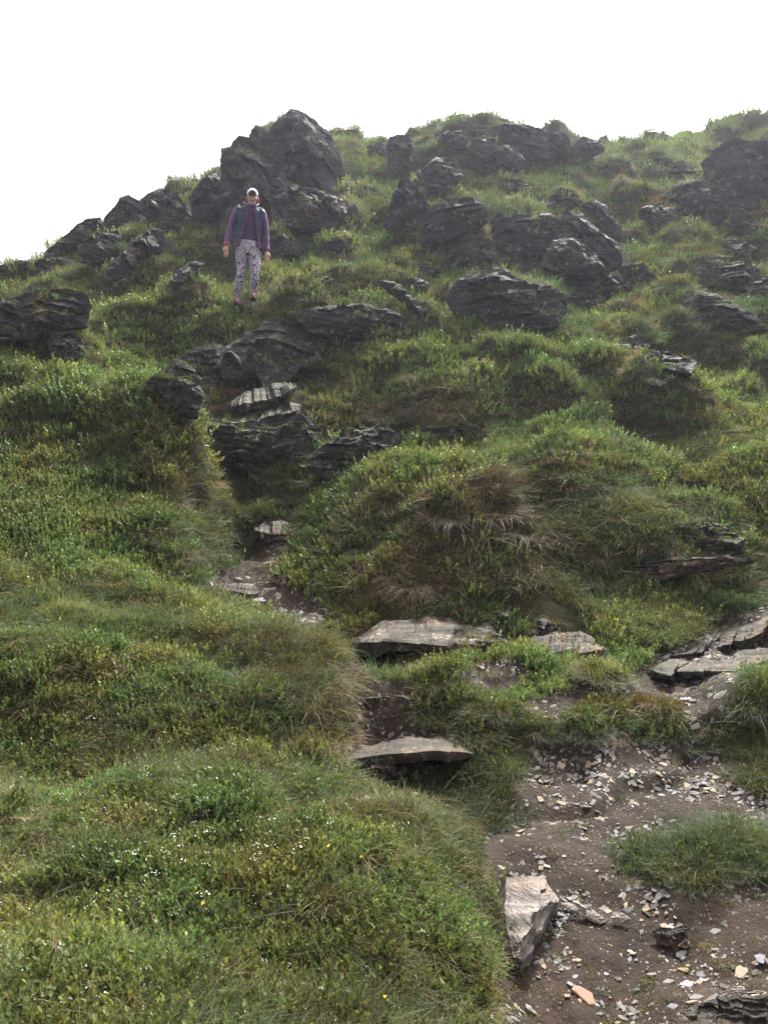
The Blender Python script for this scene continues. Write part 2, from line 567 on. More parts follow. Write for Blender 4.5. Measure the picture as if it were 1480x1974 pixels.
ys = np.concatenate([np.linspace(-8, 0.6, 14), np.geomspace(0.75, 24, 560), np.geomspace(24.5, 45, 14)])
ss = np.concatenate([-np.geomspace(4.5, 0.78, 12), np.linspace(-0.75, 0.75, 430), np.geomspace(0.78, 4.5, 12)])
SY, SS = np.meshgrid(ys, ss, indexing='ij')
GX = (SS * (np.maximum(SY, 0) * 0.8 + 1.2)).ravel()
GY = SY.ravel()
GZ = H(GX, GY)
GP = np.stack([GX, GY, GZ], 1)
pm = path_mask(GP)
GZ = np.where(pm, GZ + 0.022 * fbm(GP * 11, 4, 55), GZ)
GP[:, 2] = GZ
ny, ns = len(ys), len(ss)
ii = np.arange(ny * ns).reshape(ny, ns)
quads = np.stack([ii[:-1, :-1], ii[:-1, 1:], ii[1:, 1:], ii[1:, :-1]], -1).reshape(-1, 4)
qm = pm[quads].sum(1) >= 2


def sub_mesh(name, mask, mat):
    q = quads[mask]
    used, inv = np.unique(q, return_inverse=True)
    return new_obj(name, GP[used], inv.reshape(q.shape), mat)


hill = sub_mesh("hillside", ~qm, M['turf'])
tag(hill, "steep grassy hillside rising to a rocky crest", None, None, 'structure')
path = sub_mesh("path", qm, M['soil'])
tag(path, "worn dark peaty path climbing between grassy banks", None, None, 'structure')
# ------------------------------------------------------------------ rocks and crags
TOPS = []
INS = []          # frames of the rocks, so that no turf grows inside them


def poly_radius(poly2, th):
    """largest distance from the origin to the outline in each direction"""
    r = np.zeros(len(th))
    c, s = np.cos(th), np.sin(th)
    n = len(poly2)
    for k in range(n):
        p, q = poly2[k], poly2[(k + 1) % n]
        e = q - p
        den = c * e[1] - s * e[0]
        den = np.where(np.abs(den) < 1e-9, 1e-9, den)
        t = (p[0] * e[1] - p[1] * e[0]) / den
        w = (p[0] * s - p[1] * c) / den
        ok = (t > 0) & (w >= -1e-6) & (w <= 1 + 1e-6)
        r = np.where(ok, np.maximum(r, t), r)
    return r


def rock(name, label, mat, tilt, thick, poly, group=None, strata=(0.15, 0.0, 1.0), sth=0.09, cut=7, seed=None, Y=None, dy=0.0, parent=None, bury=1.22, res=1.0, out=None, clear=.9):
    poly = np.array(poly, float)
    if seed is None:
        seed = int(poly.sum()) % 9973
    rg = np.random.default_rng(seed)
    c = poly.mean(0)
    lowv = poly[:, 1] > c[1]
    poly[lowv, 1] = c[1] + (poly[lowv, 1] - c[1]) * bury
    if Y is None:
        b = hit(c[0], 0.2 * c[1] + 0.8 * poly[:, 1].max())
        if b is None:
            b = hit(c[0], poly[:, 1].max() + 4)
        if b is None:
            b = px_at(c[0], poly[:, 1].max(), 19.0)
    else:
        b = px_at(c[0], poly[:, 1].max() * 0.5 + c[1] * 0.5, Y)
    b = b + np.array([0, dy, 0])
    hz = (CAM - b)[:2]
    hz = hz / np.linalg.norm(hz)
    t = math.radians(tilt)
    b = b + np.array([hz[0], hz[1], 0]) * 0.0
    N = np.array([hz[0] * math.cos(t), hz[1] * math.cos(t), math.sin(t)])
    U = np.array([-hz[1], hz[0], 0.0])
    V = np.cross(N, U)
    if V[2] < 0:
        U, V = -U, -V
    d = rays(poly)
    tt = ((b - CAM) @ N) / (d @ N)
    W = CAM + d * tt[:, None]
    # centre: ray through the centroid
    dc = rays([c])[0]
    C = CAM + dc * (((b - CAM) @ N) / (dc @ N))
    p2 = np.stack([(W - C) @ U, (W - C) @ V], 1)
    per = np.abs(np.diff(np.vstack([poly, poly[:1]]), axis=0)).sum()
    nth = int(np.clip(per / 2.6 * res, 40, 190))
    nph = int(np.clip(nth * 0.42, 18, 70))
    th = np.linspace(0, 2 * np.pi, nth, endpoint=False)
    r = poly_radius(p2, th)
    bad = r <= 1e-6
    if bad.any():
        r[bad] = np.interp(th[bad], th[~bad], r[~bad], period=2 * np.pi)
    r = r * (1 + 0.07 * fbm(np.stack([np.cos(th) * 2.2, np.sin(th) * 2.2, np.full(nth, seed * .37)], 1), 3, 19))
    R = float(np.sqrt((r ** 2).mean()))
    C = C + N * (out * R if out is not None else -0.10 * thick * R)
    T = thick * R
    ph = np.linspace(-1.2, np.pi / 2, nph + 1)[:-1]
    cp_, sp_ = np.cos(ph), np.sin(ph)
    rr = np.sign(cp_) * np.abs(cp_) ** 0.62
    zz = np.sign(sp_) * np.abs(sp_) ** 0.8
    LX = np.outer(rr, r * np.cos(th)).ravel()
    LY = np.outer(rr, r * np.sin(th)).ravel()
    LZ = np.repeat(zz * T, nth)
    LZ = LZ + 0.15 * T * np.clip(-LY / max(R, 1e-6), 0, 1.3)
    LX = np.append(LX, 0.0); LY = np.append(LY, 0.0); LZ = np.append(LZ, T)
    Q = np.stack([LX, LY, LZ], 1)
    LY = LY.copy()
    rel = np.append(np.repeat(rr, nth), 0.0)
    # planar facets of broken slate, pushed in along the rock's own facing
    for k in range(cut):
        a = rg.uniform(0, 2 * np.pi)
        e = rg.uniform(0.25, 1.05)
        n = np.array([math.cos(a) * math.sin(e), math.sin(a) * math.sin(e), math.cos(e)])
        s = Q @ n
        lim = np.quantile(s, rg.uniform(0.42, 0.82))
        cutz = Q[:, 2] - np.maximum(s - lim, 0) / n[2]
        Q[:, 2] = np.maximum(cutz, np.minimum(Q[:, 2], (-0.05 + 0.5 * (1 - rel) + 0.15 * np.clip(-Q[:, 1] / R, 0, 1.3)) * T))
    P = C + Q[:, :1] * U + Q[:, 1:2] * V + Q[:, 2:] * N
    off = rg.uniform(-50, 50, 3)
    # cleavage ledges
    sn = np.array(strata, float); sn /= np.linalg.norm(sn)
    q = (P - C) @ sn / (sth * max(R, 0.12) * 2.2) + 0.5 * fbm((P - C) / R * 1.0 + off, 2, seed % 100)
    fr = q - np.floor(q)
    lev = vn(np.stack([np.floor(q) * 0.73, np.zeros_like(q), np.zeros_like(q)], 1) + off, 5)
    led = (lev * 0.9 + (1 - fr) ** 2 * 0.5 - 0.25) * sstep(0.02, 0.3, 1 - rel)
    q2 = q * 3.7 + 0.8 * fbm((P - C) / R * 2.5 + off, 2, 9)
    fr2 = q2 - np.floor(q2)
    ja = np.cross(sn, np.array([0.3, 1.0, 0.2])); ja /= np.linalg.norm(ja)
    jb = np.cross(sn, ja)
    wp = 0.35 * fbm((P - C) / R * 1.7 + off + 5, 2, 17)
    j1 = np.floor((P - C) @ ja / (R * .62) + wp + 0.5 * lev)
    j2 = np.floor((P - C) @ jb / (R * .8) + wp)
    blk = _hash(np.floor(q * .6).astype(np.int64) + 500, j1.astype(np.int64) + 500, j2.astype(np.int64) + 500, seed)
    disp = 0.075 * R * led + 0.022 * R * (fr2 - 0.5) + 0.085 * R * blk * sstep(0.0, 0.3, 1 - rel)
    disp += 0.12 * R * fbm((P - C) / R * 1.6 + off, 4, seed % 77) * (0.25 + 0.75 * sstep(0.0, 0.4, 1 - rel))
    P = P + disp[:, None] * N
    jit = 0.05 * R * np.stack([fbm((P - C) / R * 4 + off + 9 * k, 3, 31 + k) for k in range(3)], 1)
    P = P + jit
    # stand the rock proud of the slope: step it out along the line of sight until nearly all of its face clears the ground
    face = np.where((np.append(LZ[:-1], T) > 0.1 * T) & (LY > -0.45 * R) & (rel < .93))[0][::3]
    dist = np.linalg.norm(C - CAM)
    fac = 1.0
    for st_ in range(16):
        Pt = CAM + (P[face] - CAM) * fac
        if (Pt[:, 2] > H(Pt[:, 0], Pt[:, 1]) + .03).mean() > clear:
            break
        fac -= 0.07 * R / dist
    P = CAM + (P - CAM) * fac
    C = CAM + (C - CAM) * fac
    r = r * fac
    nr = len(ph)
    faces = []
    idx = np.arange(nr * nth).reshape(nr, nth)
    nx = np.roll(idx, -1, 1)
    fq = np.stack([idx[:-1], nx[:-1], nx[1:], idx[1:]], -1).reshape(-1, 4)
    tip = nr * nth
    faces = [tuple(f) for f in fq] + [(int(idx[-1, k]), int(nx[-1, k]), tip) for k in range(nth)] + [tuple(int(x) for x in idx[0][::-1])]
    org = P.mean(0)
    o = new_obj(name, P - org, faces, M[mat], parent, True, 27)
    o.location = Vector(org)
    if label:
        tag(o, label, name.replace('_', ' ').split()[-1] if name != 'rock_outcrop' else 'rock', group)
    INS.append((C, U, V, N, th, r, T))
    TOPS.append(o)
    return o


def inside_rock(P, grow=1.0):
    m = np.zeros(len(P), bool)
    for C, U, V, N, th, r, T in INS:
        q = P - C
        z = q @ N
        x, y = q @ U, q @ V
        rad = np.hypot(x, y)
        near = (rad < r.max() * 1.1) & (np.abs(z) < 1.2 * T)
        if not near.any():
            continue
        k = np.where(near)[0]
        a = np.arctan2(y[k], x[k]) % (2 * np.pi)
        rr = np.interp(a, th, r, period=2 * np.pi) * grow
        f = (rad[k] / np.maximum(rr, 1e-4)) ** 2.6 + (np.abs(z[k]) / (T * 0.8)) ** 2.2
        m[k[f < 0.7]] = True
    return m


def L(s):
    return [tuple(float(q) for q in it.split(",")) for it in s.split()]


STEEP = (0.75, -0.25, 0.55)      # cleavage of the upper crags, dipping to the right
MID = (0.22, 0.1, 1.0)
ROCKS = [
    # name, label, material, tilt, thickness, outline, strata, strata thickness, facets, dy
    ("rock_outcrop", "tallest dark crag forming the pointed summit of the crest", 'crag', 14, .55, "517,240 530,228 545,213 560,203 585,212 615,228 632,245 645,270 657,295 667,330 668,375 640,388 600,384 560,365 535,330 520,285", STEEP, .13, 9, 0),
    ("rock_outcrop", "ribbed leaning crag just left of the summit, above the hiker's cap", 'crag', 14, .5, "427,277 440,275 460,257 480,262 505,275 530,300 547,330 556,370 550,402 510,408 450,424 428,432 420,385 425,330", STEEP, .10, 8, -.3),
    ("rock_outcrop", "dark broken face at the foot of the summit crag, right of the hiker's head", 'crag', 24, .4, "515,372 560,352 620,362 668,384 672,408 640,432 570,434 525,420", STEEP, .1, 9, -.2),
    ("rock_outcrop", "crag block on the left skyline between the square crag and the dark nub", 'crag', 16, .5, "256,396 284,372 308,360 332,370 326,396 288,414", STEEP, .14, 7, -.1),
    ("rock_outcrop", "dark rock face under the left skyline's streaked step", 'crag', 22, .5, "148,474 198,448 228,442 236,470 192,502 154,498", MID, .14, 7, -.2),
    ("rock_outcrop", "sloping rock arm linking the round dark boulder to the hump-backed one", 'rock', 26, .5, "330,694 396,656 432,664 424,704 372,722 336,714", (-.3, 0, 1), .14, 7, -.1),
    ("rock_outcrop", "dark broken rock between the stacked ledges and the layered hump", 'rock', 20, .5, "548,806 588,792 622,832 606,882 562,894 545,850", MID, .12, 7, -.05),
    ("rock_outcrop", "earthy dark rock under the turf brow right of the hiker's feet", 'rock', 22, .4, "560,600 620,588 720,584 790,604 780,640 690,644 600,636", MID, .12, 7, -.1),
    ("rock_outcrop", "small horn of rock in the notch below the summit crag", 'crag', 10, .6, "480,262 484,250 492,239 505,242 517,255 523,285 508,292 490,280", STEEP, .2, 5, 0),
    ("rock_outcrop", "dark square crag at the left foot of the ribbed crag", 'crag', 14, .5, "364,376 380,355 420,330 432,345 441,380 446,425 425,442 395,446 373,410", STEEP, .16, 7, -.2),
    ("rock_outcrop", "blunt block with slanting cracks left of the hiker on the skyline slope", 'crag', 16, .5, "285,408 290,390 320,375 342,374 362,395 380,422 391,446 360,450 320,441 296,425", STEEP, .14, 8, -.2),
    ("rock_outcrop", "long slanting slab below the blunt block, half under grass", 'crag', 25, .4, "205,510 230,490 260,460 285,440 310,440 326,460 310,482 272,492 250,520 215,530", STEEP, .12, 6, -.2),
    ("rock_outcrop", "streaked rock step on the left skyline ridge", 'crag', 18, .5, "85,487 100,470 140,440 165,420 195,417 202,440 165,468 125,482 92,500", MID, .14, 6, -.2),
    ("rock_outcrop", "small dark nub at the top of the left skyline ridge", 'crag', 10, .5, "186,445 205,412 226,390 231,377 250,374 268,386 272,420 230,446", MID, .2, 5, 0),
    ("rock_outcrop", "low rock at the far left end of the skyline", 'crag', 14, .5, "-14,512 12,508 40,500 65,505 52,522 0,528", MID, .2, 5, -.1),
    ("rock_outcrop", "low streaked rock under the left skyline step", 'crag', 30, .4, "66,508 100,494 150,494 146,512 120,526 80,522", MID, .15, 5, -.2),
    ("rock_outcrop", "wide dark rock face under a grassy brow at the left edge", 'crag', 20, .35, "-20,580 50,562 125,552 165,562 180,592 170,622 100,628 50,644 -20,648", MID, .12, 7, -.2),
    ("boulder", "rounded boulder in the gully behind the left grassy mound", 'rock', 20, .6, "90,657 105,640 140,635 160,655 163,676 140,690 100,684", MID, .18, 6, -.1),
    ("rock_outcrop", "low pale-topped rocks in the grass left of the hiker's knees", 'rock', 30, .5, "326,540 340,520 375,502 396,506 382,522 350,543", MID, .2, 5, -.1),
    ("rock_outcrop", "flat grey rock in the grass far left of the hiker's feet", 'rock', 45, .4, "225,541 240,532 272,546 264,554 235,552", MID, .2, 4, 0),
    ("rock_outcrop", "dark ledge in the grass beside the hiker's right-hand hip", 'rock', 15, .5, "520,462 548,452 592,468 575,490 525,488", MID, .2, 5, -.1),
    ("boulder", "small dark boulder in the grass below the summit crag", 'rock', 15, .6, "572,412 590,404 611,416 606,428 576,427", MID, .2, 5, -.1),
    ("boulder", "dark pointed boulder alone in the green slope right of the hiker", 'rock', 15, .5, "626,470 645,455 665,462 682,480 650,482", MID, .2, 5, -.1),
    ("boulder", "flat grey boulder on the brow right of the hiker's ankles", 'rock', 35, .5, "587,551 605,533 630,530 643,538 612,553", MID, .2, 5, -.1),
    ("boulder", "big hump-backed boulder with pale right shoulder, below the hiker's feet", 'rock', 30, .5, "385,708 400,685 430,661 490,630 520,612 550,607 585,615 607,630 626,650 634,682 610,697 570,704 500,712 440,728 395,738", (0.1, .5, 1), .2, 7, -.1),
    ("boulder", "small upright stone at the foot of the hump-backed boulder", 'rock', 15, .6, "424,700 432,681 445,677 462,690 468,718 448,728 428,722", STEEP, .2, 5, -.35),
    ("rock_outcrop", "tilted plate leaning between the hump-backed boulder and the green turf", 'rock', 30, .35, "492,716 496,692 520,686 545,694 578,692 572,716 545,738 510,742", MID, .12, 6, -.3),
    ("boulder", "round dark boulder above the left mound's crest", 'rock', 20, .65, "283,734 310,711 340,698 370,704 387,725 392,762 380,792 350,788 310,755", MID, .2, 6, -.1),
    ("rock_outcrop", "dark undercut rock at the head of the gully path", 'rock', 16, .5, "385,818 420,806 480,812 540,810 578,818 592,842 570,888 512,906 462,892 425,866", (0.15, .1, 1), .08, 7, 0),
    ("rock_outcrop", "layered hump of slate right of the gully path's head", 'rock', 24, .5, "592,892 606,864 640,838 690,822 742,816 772,840 776,862 735,884 700,902 630,908", (0.05, .1, 1), .08, 7, -.05),
    # upper right
    ("rock_outcrop", "dark stump of rock right of the summit's grassy back", 'crag', 12, .5, "706,282 735,272 746,286 740,312 712,308", STEEP, .2, 5, 0),
    ("boulder", "tall rounded tooth on the skyline right of the summit", 'crag', 12, .6, "745,277 750,262 765,257 785,260 806,283 796,306 770,328 748,330", STEEP, .14, 7, -.1),
    ("rock_outcrop", "low ridge stone beside the rounded tooth", 'crag', 14, .5, "800,272 825,262 836,280 808,284", STEEP, .2, 4, 0),
    ("boulder", "streaked round boulder left under the grassy skyline hump", 'crag', 16, .6, "840,268 860,252 890,250 903,268 894,283 862,285", MID, .2, 6, -.1),
    ("boulder", "square-topped boulder under the middle of the grassy skyline hump", 'crag', 16, .6, "906,288 908,268 930,260 956,266 957,288 935,306", STEEP, .2, 6, -.3),
    ("boulder", "wide sloping boulder right of the square-topped one", 'crag', 18, .6, "952,287 975,275 1000,287 1014,306 1000,326 960,312", STEEP, .18, 6, -.4),
    ("rock_outcrop", "long dark face of the grassy skyline hump", 'crag', 14, .35, "900,254 915,240 950,240 1010,236 1056,250 1062,297 1020,302 970,276 930,262", MID, .16, 7, 0),
    ("rock_outcrop", "square end block of the grassy skyline hump", 'crag', 10, .6, "1052,254 1065,244 1090,251 1098,264 1098,293 1060,297", STEEP, .2, 6, -.2),
    ("rock_outcrop", "small rock poking from the grassy skyline saddle", 'crag', 18, .5, "1106,272 1125,261 1155,270 1167,287 1140,296 1112,287", MID, .2, 5, 0),
    ("rock_outcrop", "sharp triangular fin with light streaks, left of the slope's middle", 'crag', 12, .5, "738,425 758,372 777,322 791,346 816,376 833,402 820,422 780,437 750,437", STEEP, .10, 7, -.3),
    ("rock_outcrop", "rough face under grass above the triangular fin", 'crag', 24, .4, "803,330 840,300 880,302 892,338 850,370 818,360", MID, .14, 6, -.1),
    ("rock_outcrop", "dark overhanging rock right of the triangular fin", 'rock', 18, .5, "830,397 850,381 920,376 936,396 941,420 905,436 850,460 797,470 812,430", (-.25, 0, 1), .12, 7, -.2),
    ("rock_outcrop", "small rock between the overhang and the skyline hump", 'crag', 24, .5, "940,306 970,300 986,330 956,332", MID, .2, 5, 0),
    ("rock_outcrop", "low rock in grass beneath the skyline boulders", 'crag', 28, .4, "980,342 1020,354 1016,371 985,358", MID, .2, 5, 0),
    ("rock_outcrop", "broad moss-topped block in the middle of the right slope", 'rock', 14, .5, "944,418 960,405 1000,408 1076,408 1084,428 1072,462 1060,502 1020,512 970,502 948,465", (.1, 0, 1), .16, 9, -.3),
    ("rock_outcrop", "leaning slab with pale streaks on the right side of the moss-topped block", 'rock', 20, .5, "1072,420 1088,402 1110,397 1132,415 1162,446 1197,466 1203,497 1165,516 1120,512 1078,505 1060,480", STEEP, .12, 9, -.5),
    ("boulder", "blunt boulder perched behind the moss-topped block", 'rock', 14, .6, "1044,405 1060,376 1080,360 1110,365 1123,386 1116,404 1080,412", MID, .16, 6, .3),
    ("boulder", "dark tilted boulder behind the streaked leaning slab", 'rock', 14, .55, "1121,392 1145,379 1166,390 1181,415 1198,432 1198,458 1170,450 1140,418", STEEP, .14, 6, .1),
    ("rock_outcrop", "smooth low plate at the foot of the leaning slab", 'rock', 26, .4, "1044,510 1048,490 1066,462 1110,455 1142,480 1166,512 1140,524 1090,522", STEEP, .14, 6, -.6),
    ("rock_outcrop", "dark buttress left of the moss-topped block", 'rock', 18, .45, "858,498 880,470 905,450 945,458 972,502 940,512 862,509", MID, .14, 6, -.1),
    ("boulder", "big dark boulder with moss on its right shoulder, mid slope", 'rock', 20, .55, "855,572 875,540 905,525 925,505 955,509 985,520 1020,540 1060,540 1086,560 1093,590 1080,616 1040,622 1000,620 960,622 920,624 885,602", (-.2, 0, 1), .16, 10, -.2),
    ("boulder", "small pale-topped stone left of the big dark boulder", 'rock', 30, .5, "786,527 796,508 820,504 851,521 810,528", MID, .2, 5, 0),
    ("boulder", "split stone below the small pale-topped one", 'rock', 24, .5, "779,542 795,529 831,546 815,567 786,566", (-.4, 0, 1), .2, 6, -.05),
    ("rock_outcrop", "long low rock running down left of the big dark boulder", 'rock', 34, .4, "724,536 770,545 797,575 827,590 810,603 768,572", (-.4, 0, 1), .16, 5, -.05),
    ("rock_outcrop", "layered wall of rock right of the big dark boulder", 'rock', 16, .4, "1088,562 1140,550 1157,580 1147,612 1106,608", (0, 0, 1), .12, 6, -.1),
    ("rock_outcrop", "knobbly rock with a moss patch below the leaning slab's foot", 'rock', 20, .5, "1154,532 1190,525 1222,550 1223,576 1170,578 1157,556", STEEP, .16, 6, -.1),
    ("rock_outcrop", "broken band of rock between the leaning slab and the layered wall", 'rock', 20, .4, "1046,520 1100,522 1154,516 1156,552 1092,558", (0, 0, 1), .14, 6, -.1),
    ("boulder", "layered whaleback boulder near the right edge of the slope", 'rock', 24, .5, "1268,622 1290,571 1330,555 1382,560 1412,580 1452,600 1478,627 1430,634 1340,634", (.15, 0, 1), .09, 8, -.1),
    ("rock_outcrop", "broad streaked sheet of rock above the whaleback boulder", 'rock', 32, .35, "1308,527 1340,500 1390,491 1440,495 1468,520 1440,552 1365,542", (.1, 0, 1), .09, 7, -.1),
    ("rock_outcrop", "heavy dark block under the right-hand skyline", 'rock', 14, .5, "1268,378 1315,352 1355,346 1402,365 1404,407 1370,432 1315,422 1295,402", MID, .16, 9, -.2),
    ("rock_outcrop", "large faceted crag on the right-hand skyline slope", 'crag', 16, .45, "1345,312 1385,276 1415,260 1460,265 1510,270 1510,395 1440,388 1405,377 1368,346", STEEP, .14, 10, -.1),
    ("rock_outcrop", "ledge with a grassy lid left of the large faceted crag", 'crag', 20, .4, "1264,330 1280,320 1320,316 1356,330 1352,346 1300,347", MID, .16, 5, -.1),
    ("boulder", "small pointed boulder right of the heavy dark block", 'rock', 16, .55, "1404,432 1420,399 1440,405 1461,435 1452,452 1410,442", STEEP, .2, 6, -.1),
    ("rock_outcrop", "rust-tinged rock left of the heavy dark block", 'rock', 24, .4, "1229,407 1270,390 1302,411 1292,432 1255,427", MID, .16, 6, -.1),
    ("rock_outcrop", "flat rock in the grass below the small pointed boulder", 'rock', 34, .4, "1364,462 1415,455 1457,476 1440,492 1380,482", MID, .16, 5, -.1),
    ("rock_outcrop", "dark rock cut by the right edge, above the whaleback", 'rock', 24, .4, "1434,552 1480,530 1505,560 1455,574", MID, .16, 5, -.1),
    ("rock_outcrop", "dark rock standing in for the shadow right of the knobbly mossy rock", 'rock', 16, .3, "1186,514 1240,506 1272,540 1225,556", MID, .16, 5, 0),  # dark rock shape put where a patch of shadow lies
    ("rock_outcrop", "bare brown rock back showing through the flowery turf", 'rock', 50, .35, "1172,662 1220,650 1270,673 1345,693 1332,714 1282,707 1230,682", (.1, .3, 1), .12, 5, 0),
    ("rock_outcrop", "tiny bare rock below the brown rock back", 'rock', 45, .4, "1230,736 1260,725 1284,737 1270,744", MID, .2, 4, 0),
    ("rock_outcrop", "long dark rock band under the straw-coloured brow", 'rock', 20, .4, "786,836 815,818 850,814 905,822 880,848 810,852", (0, .1, 1), .16, 5, 0),
    ("rock_outcrop", "short rock shelf right of the dark rock band", 'rock', 30, .4, "926,834 970,824 988,840 944,846", (0, .1, 1), .2, 4, 0),
    ("boulder", "rounded half-buried boulder at the right edge, amid short grass", 'rock', 28, .5, "1312,1012 1340,997 1382,1004 1408,1020 1436,1036 1430,1056 1340,1062 1315,1036", (.1, .2, 1), .14, 6, 0),
    ("rock_outcrop", "long undercut ledge of rock, right of the big hummock", 'slab', 24, .35, "1138,1092 1160,1080 1220,1083 1340,1073 1405,1069 1462,1080 1390,1094 1316,1104 1282,1118 1220,1112 1155,1106", (.05, .1, 1), .12, 5, 0),
]
for r_ in ROCKS:
    nm, lb, mt, ti, tk, pl, st, sth, ct, dy = r_
    rock(nm, lb, mt, ti, tk, L(pl), None, st, sth, ct, dy=dy)

# near slabs of the path: flat pieces with real thickness
ROCKS2 = [
    ("rock", "long flat light-grey rock flush with the path, right of the pale wedge", 'pale', 52, .2, "1080,1742 1108,1741 1143,1757 1172,1777 1157,1784 1117,1767 1091,1758", (.2, .3, 1), .2, 3),
    ("rock", "small whitish rock between the flat grey rock and the dark one", 'pale', 42, .35, "1174,1768 1198,1760 1217,1774 1198,1782 1176,1780", (.2, .3, 1), .2, 4),
    ("rock", "dark blocky rock half sunk in the lower path", 'slab', 34, .4, "1250,1797 1272,1787 1330,1791 1325,1809 1294,1826 1268,1819", (.05, .2, 1), .14, 5),
    ("stone_slab", "dark wet bedrock slab in the bottom right corner of the path", 'slab', 62, .14, "1305,1952 1340,1936 1400,1926 1500,1920 1520,2010 1310,2010", (.05, .3, 1), .08, 4),
]
for nm, lb, mt, ti, tk, pl, st, sth, ct in ROCKS2:
    rock(nm, lb, mt, ti, tk, L(pl), None, st, sth, ct, res=1.8, bury=1.05, out=.2 if mt == 'pale' else .05, clear=.86)


def grid_mesh(name, label, cat, rows, mat, amp, seed, along=2.2, across=14.0, smooth_rows=(), sharp=30):
    """closed stone skin through a list of equally long 3-D rows"""
    G = np.array(rows)
    nr, nc_ = G.shape[:2]
    P = G.reshape(-1, 3).copy()
    t = np.repeat(np.arange(nr), nc_)
    xx = np.tile(np.linspace(0, 1, nc_), nr)
    L_ = np.linalg.norm(G[:, -1] - G[:, 0], axis=1).mean()
    acc = np.concatenate([[0], np.cumsum(np.linalg.norm(np.diff(G, axis=0), axis=2).mean(1))])[t]
    q = np.stack([xx * L_ * along, acc * across, np.full(len(P), seed * 3.7)], 1)
    d = fbm(q, 4, seed)
    st = np.floor(q[:, 1] * .55 + fbm(q * np.array([.6, .2, 1]), 2, seed + 5) * 1.2)
    d = d * .9 + .45 * _hash(st.astype(np.int64) + 400, np.floor(xx * L_ * 5 + st * .37).astype(np.int64) + 400, np.zeros(len(P), np.int64), seed)
    gu = np.gradient(G, axis=1); gv = np.gradient(G, axis=0)
    N_ = np.cross(gu, gv).reshape(-1, 3)
    N_ /= np.maximum(np.linalg.norm(N_, axis=1)[:, None], 1e-9)
    ctr = P.mean(0)
    if ((P - ctr) * N_).sum() < 0:
        N_ = -N_
    wgt = np.ones(len(P))
    for r_, w_ in smooth_rows:
        wgt[t == r_] = w_
    P += N_ * (d * amp * wgt)[:, None]
    idx = np.arange(nr * nc_).reshape(nr, nc_)
    nx = np.roll(idx, -1, 0)
    F = [tuple(f) for f in np.stack([idx[:, :-1], idx[:, 1:], nx[:, 1:], nx[:, :-1]], -1).reshape(-1, 4)]
    F += [tuple(idx[::-1, 0]), tuple(idx[:, -1])]
    o = new_obj(name, P - ctr, F, M[mat], None, True, sharp)
    o.location = Vector(ctr)
    bm = bmesh.new(); bm.from_mesh(o.data); bmesh.ops.recalc_face_normals(bm, faces=bm.faces); bm.to_mesh(o.data); bm.free()
    tag(o, label, cat)
    return o


def resample(pts, n):
    pts = np.array(pts, float)
    s = np.concatenate([[0], np.cumsum(np.linalg.norm(np.diff(pts, axis=0), axis=1))])
    q = np.linspace(0, s[-1], n)
    return np.stack([np.interp(q, s, pts[:, k]) for k in range(pts.shape[1])], 1)


def slab(label, mat, front, Yf, back, Yb, thick, amp=.018, seed=1, under=.06, wav=.7):
    """flat slate slab: front lip and rear edge traced in the photograph, each at its own distance"""
    n = 90
    f = resample(front, n); b = resample(back, n)
    F3 = np.array([px_at(u, v, Yf) for u, v in f]); B3 = np.array([px_at(u, v, Yb) for u, v in b])
    xs_ = np.linspace(0, 1, n)
    nf_ = fbm(np.stack([xs_ * 7, np.full(n, seed * 1.3), np.zeros(n)], 1), 4, seed + 40)
    nb_ = fbm(np.stack([xs_ * 7, np.full(n, seed * 2.3), np.zeros(n)], 1), 4, seed + 41)
    F3 += np.outer(nf_, [0, .32 * wav, 0.0]); B3 += np.outer(nb_, [0, .3 * wav, .02])
    end = np.clip(np.sin(np.pi * np.clip(xs_, .001, .999)) * 1.9, 0, 1)[:, None] ** .6
    mid_ = F3 * .45 + B3 * .55 - np.array([0, 0, .4 * thick])
    F3 = mid_ * (1 - end) + F3 * end; B3 = mid_ * (1 - end) + B3 * end
    w = 1 + wav * fbm(np.stack([np.linspace(0, 6, n), np.zeros(n), np.zeros(n)], 1), 3, seed)
    w = w * (.25 + .75 * end[:, 0])
    rows = [B3 + np.array([0, .05, -thick])]
    for k in np.linspace(0, 1, 16):
        rows.append(B3 * (1 - k) + F3 * k)
    th = (thick * w)[:, None]
    for k in np.linspace(.12, 1, 8):
        rows.append(F3 + th * k * np.array([0, .25, -1]))
    rows.append(F3 + th * np.array([0, .25, -1]) + np.array([0, under, .005]))
    rows.append(F3 * .4 + B3 * .6 + th * np.array([0, .3, -1]))
    rows = [r0 - np.array([0, 0, .022]) for r0 in rows]
    return grid_mesh("stone_slab", label, "stone slab", rows, mat, amp, seed)


slab("long overhanging slab crusted with white lichen", 'lichen', [(668, 1232), (740, 1229), (800, 1233), (870, 1240), (960, 1238), (984, 1228)], 5.86, [(690, 1217), (736, 1191), (810, 1184), (912, 1187), (970, 1203), (984, 1222)], 6.3, .09, .02, 3, .12)
slab("thin plank-like stone step across the lower path", 'slab', [(630, 1462), (700, 1452), (780, 1444), (850, 1441), (912, 1447)], 4.62, [(640, 1444), (708, 1426), (782, 1414), (856, 1416), (912, 1432)], 4.95, .05, .009, 5, .12, .2)
slab("dark wet stone tread on the soil riser above the plank-like step", 'slab', [(676, 1344), (720, 1340), (780, 1338), (806, 1342)], 5.12, [(684, 1330), (720, 1326), (770, 1324), (800, 1330)], 5.4, .05, .012, 6, .1)
slab("broad ragged slab with streaks above the upper path bend", 'slab', [(942, 1172), (1000, 1190), (1060, 1208), (1132, 1210)], 6.25, [(955, 1160), (980, 1147), (1049, 1141), (1094, 1160), (1142, 1190)], 6.75, .09, .03, 7)
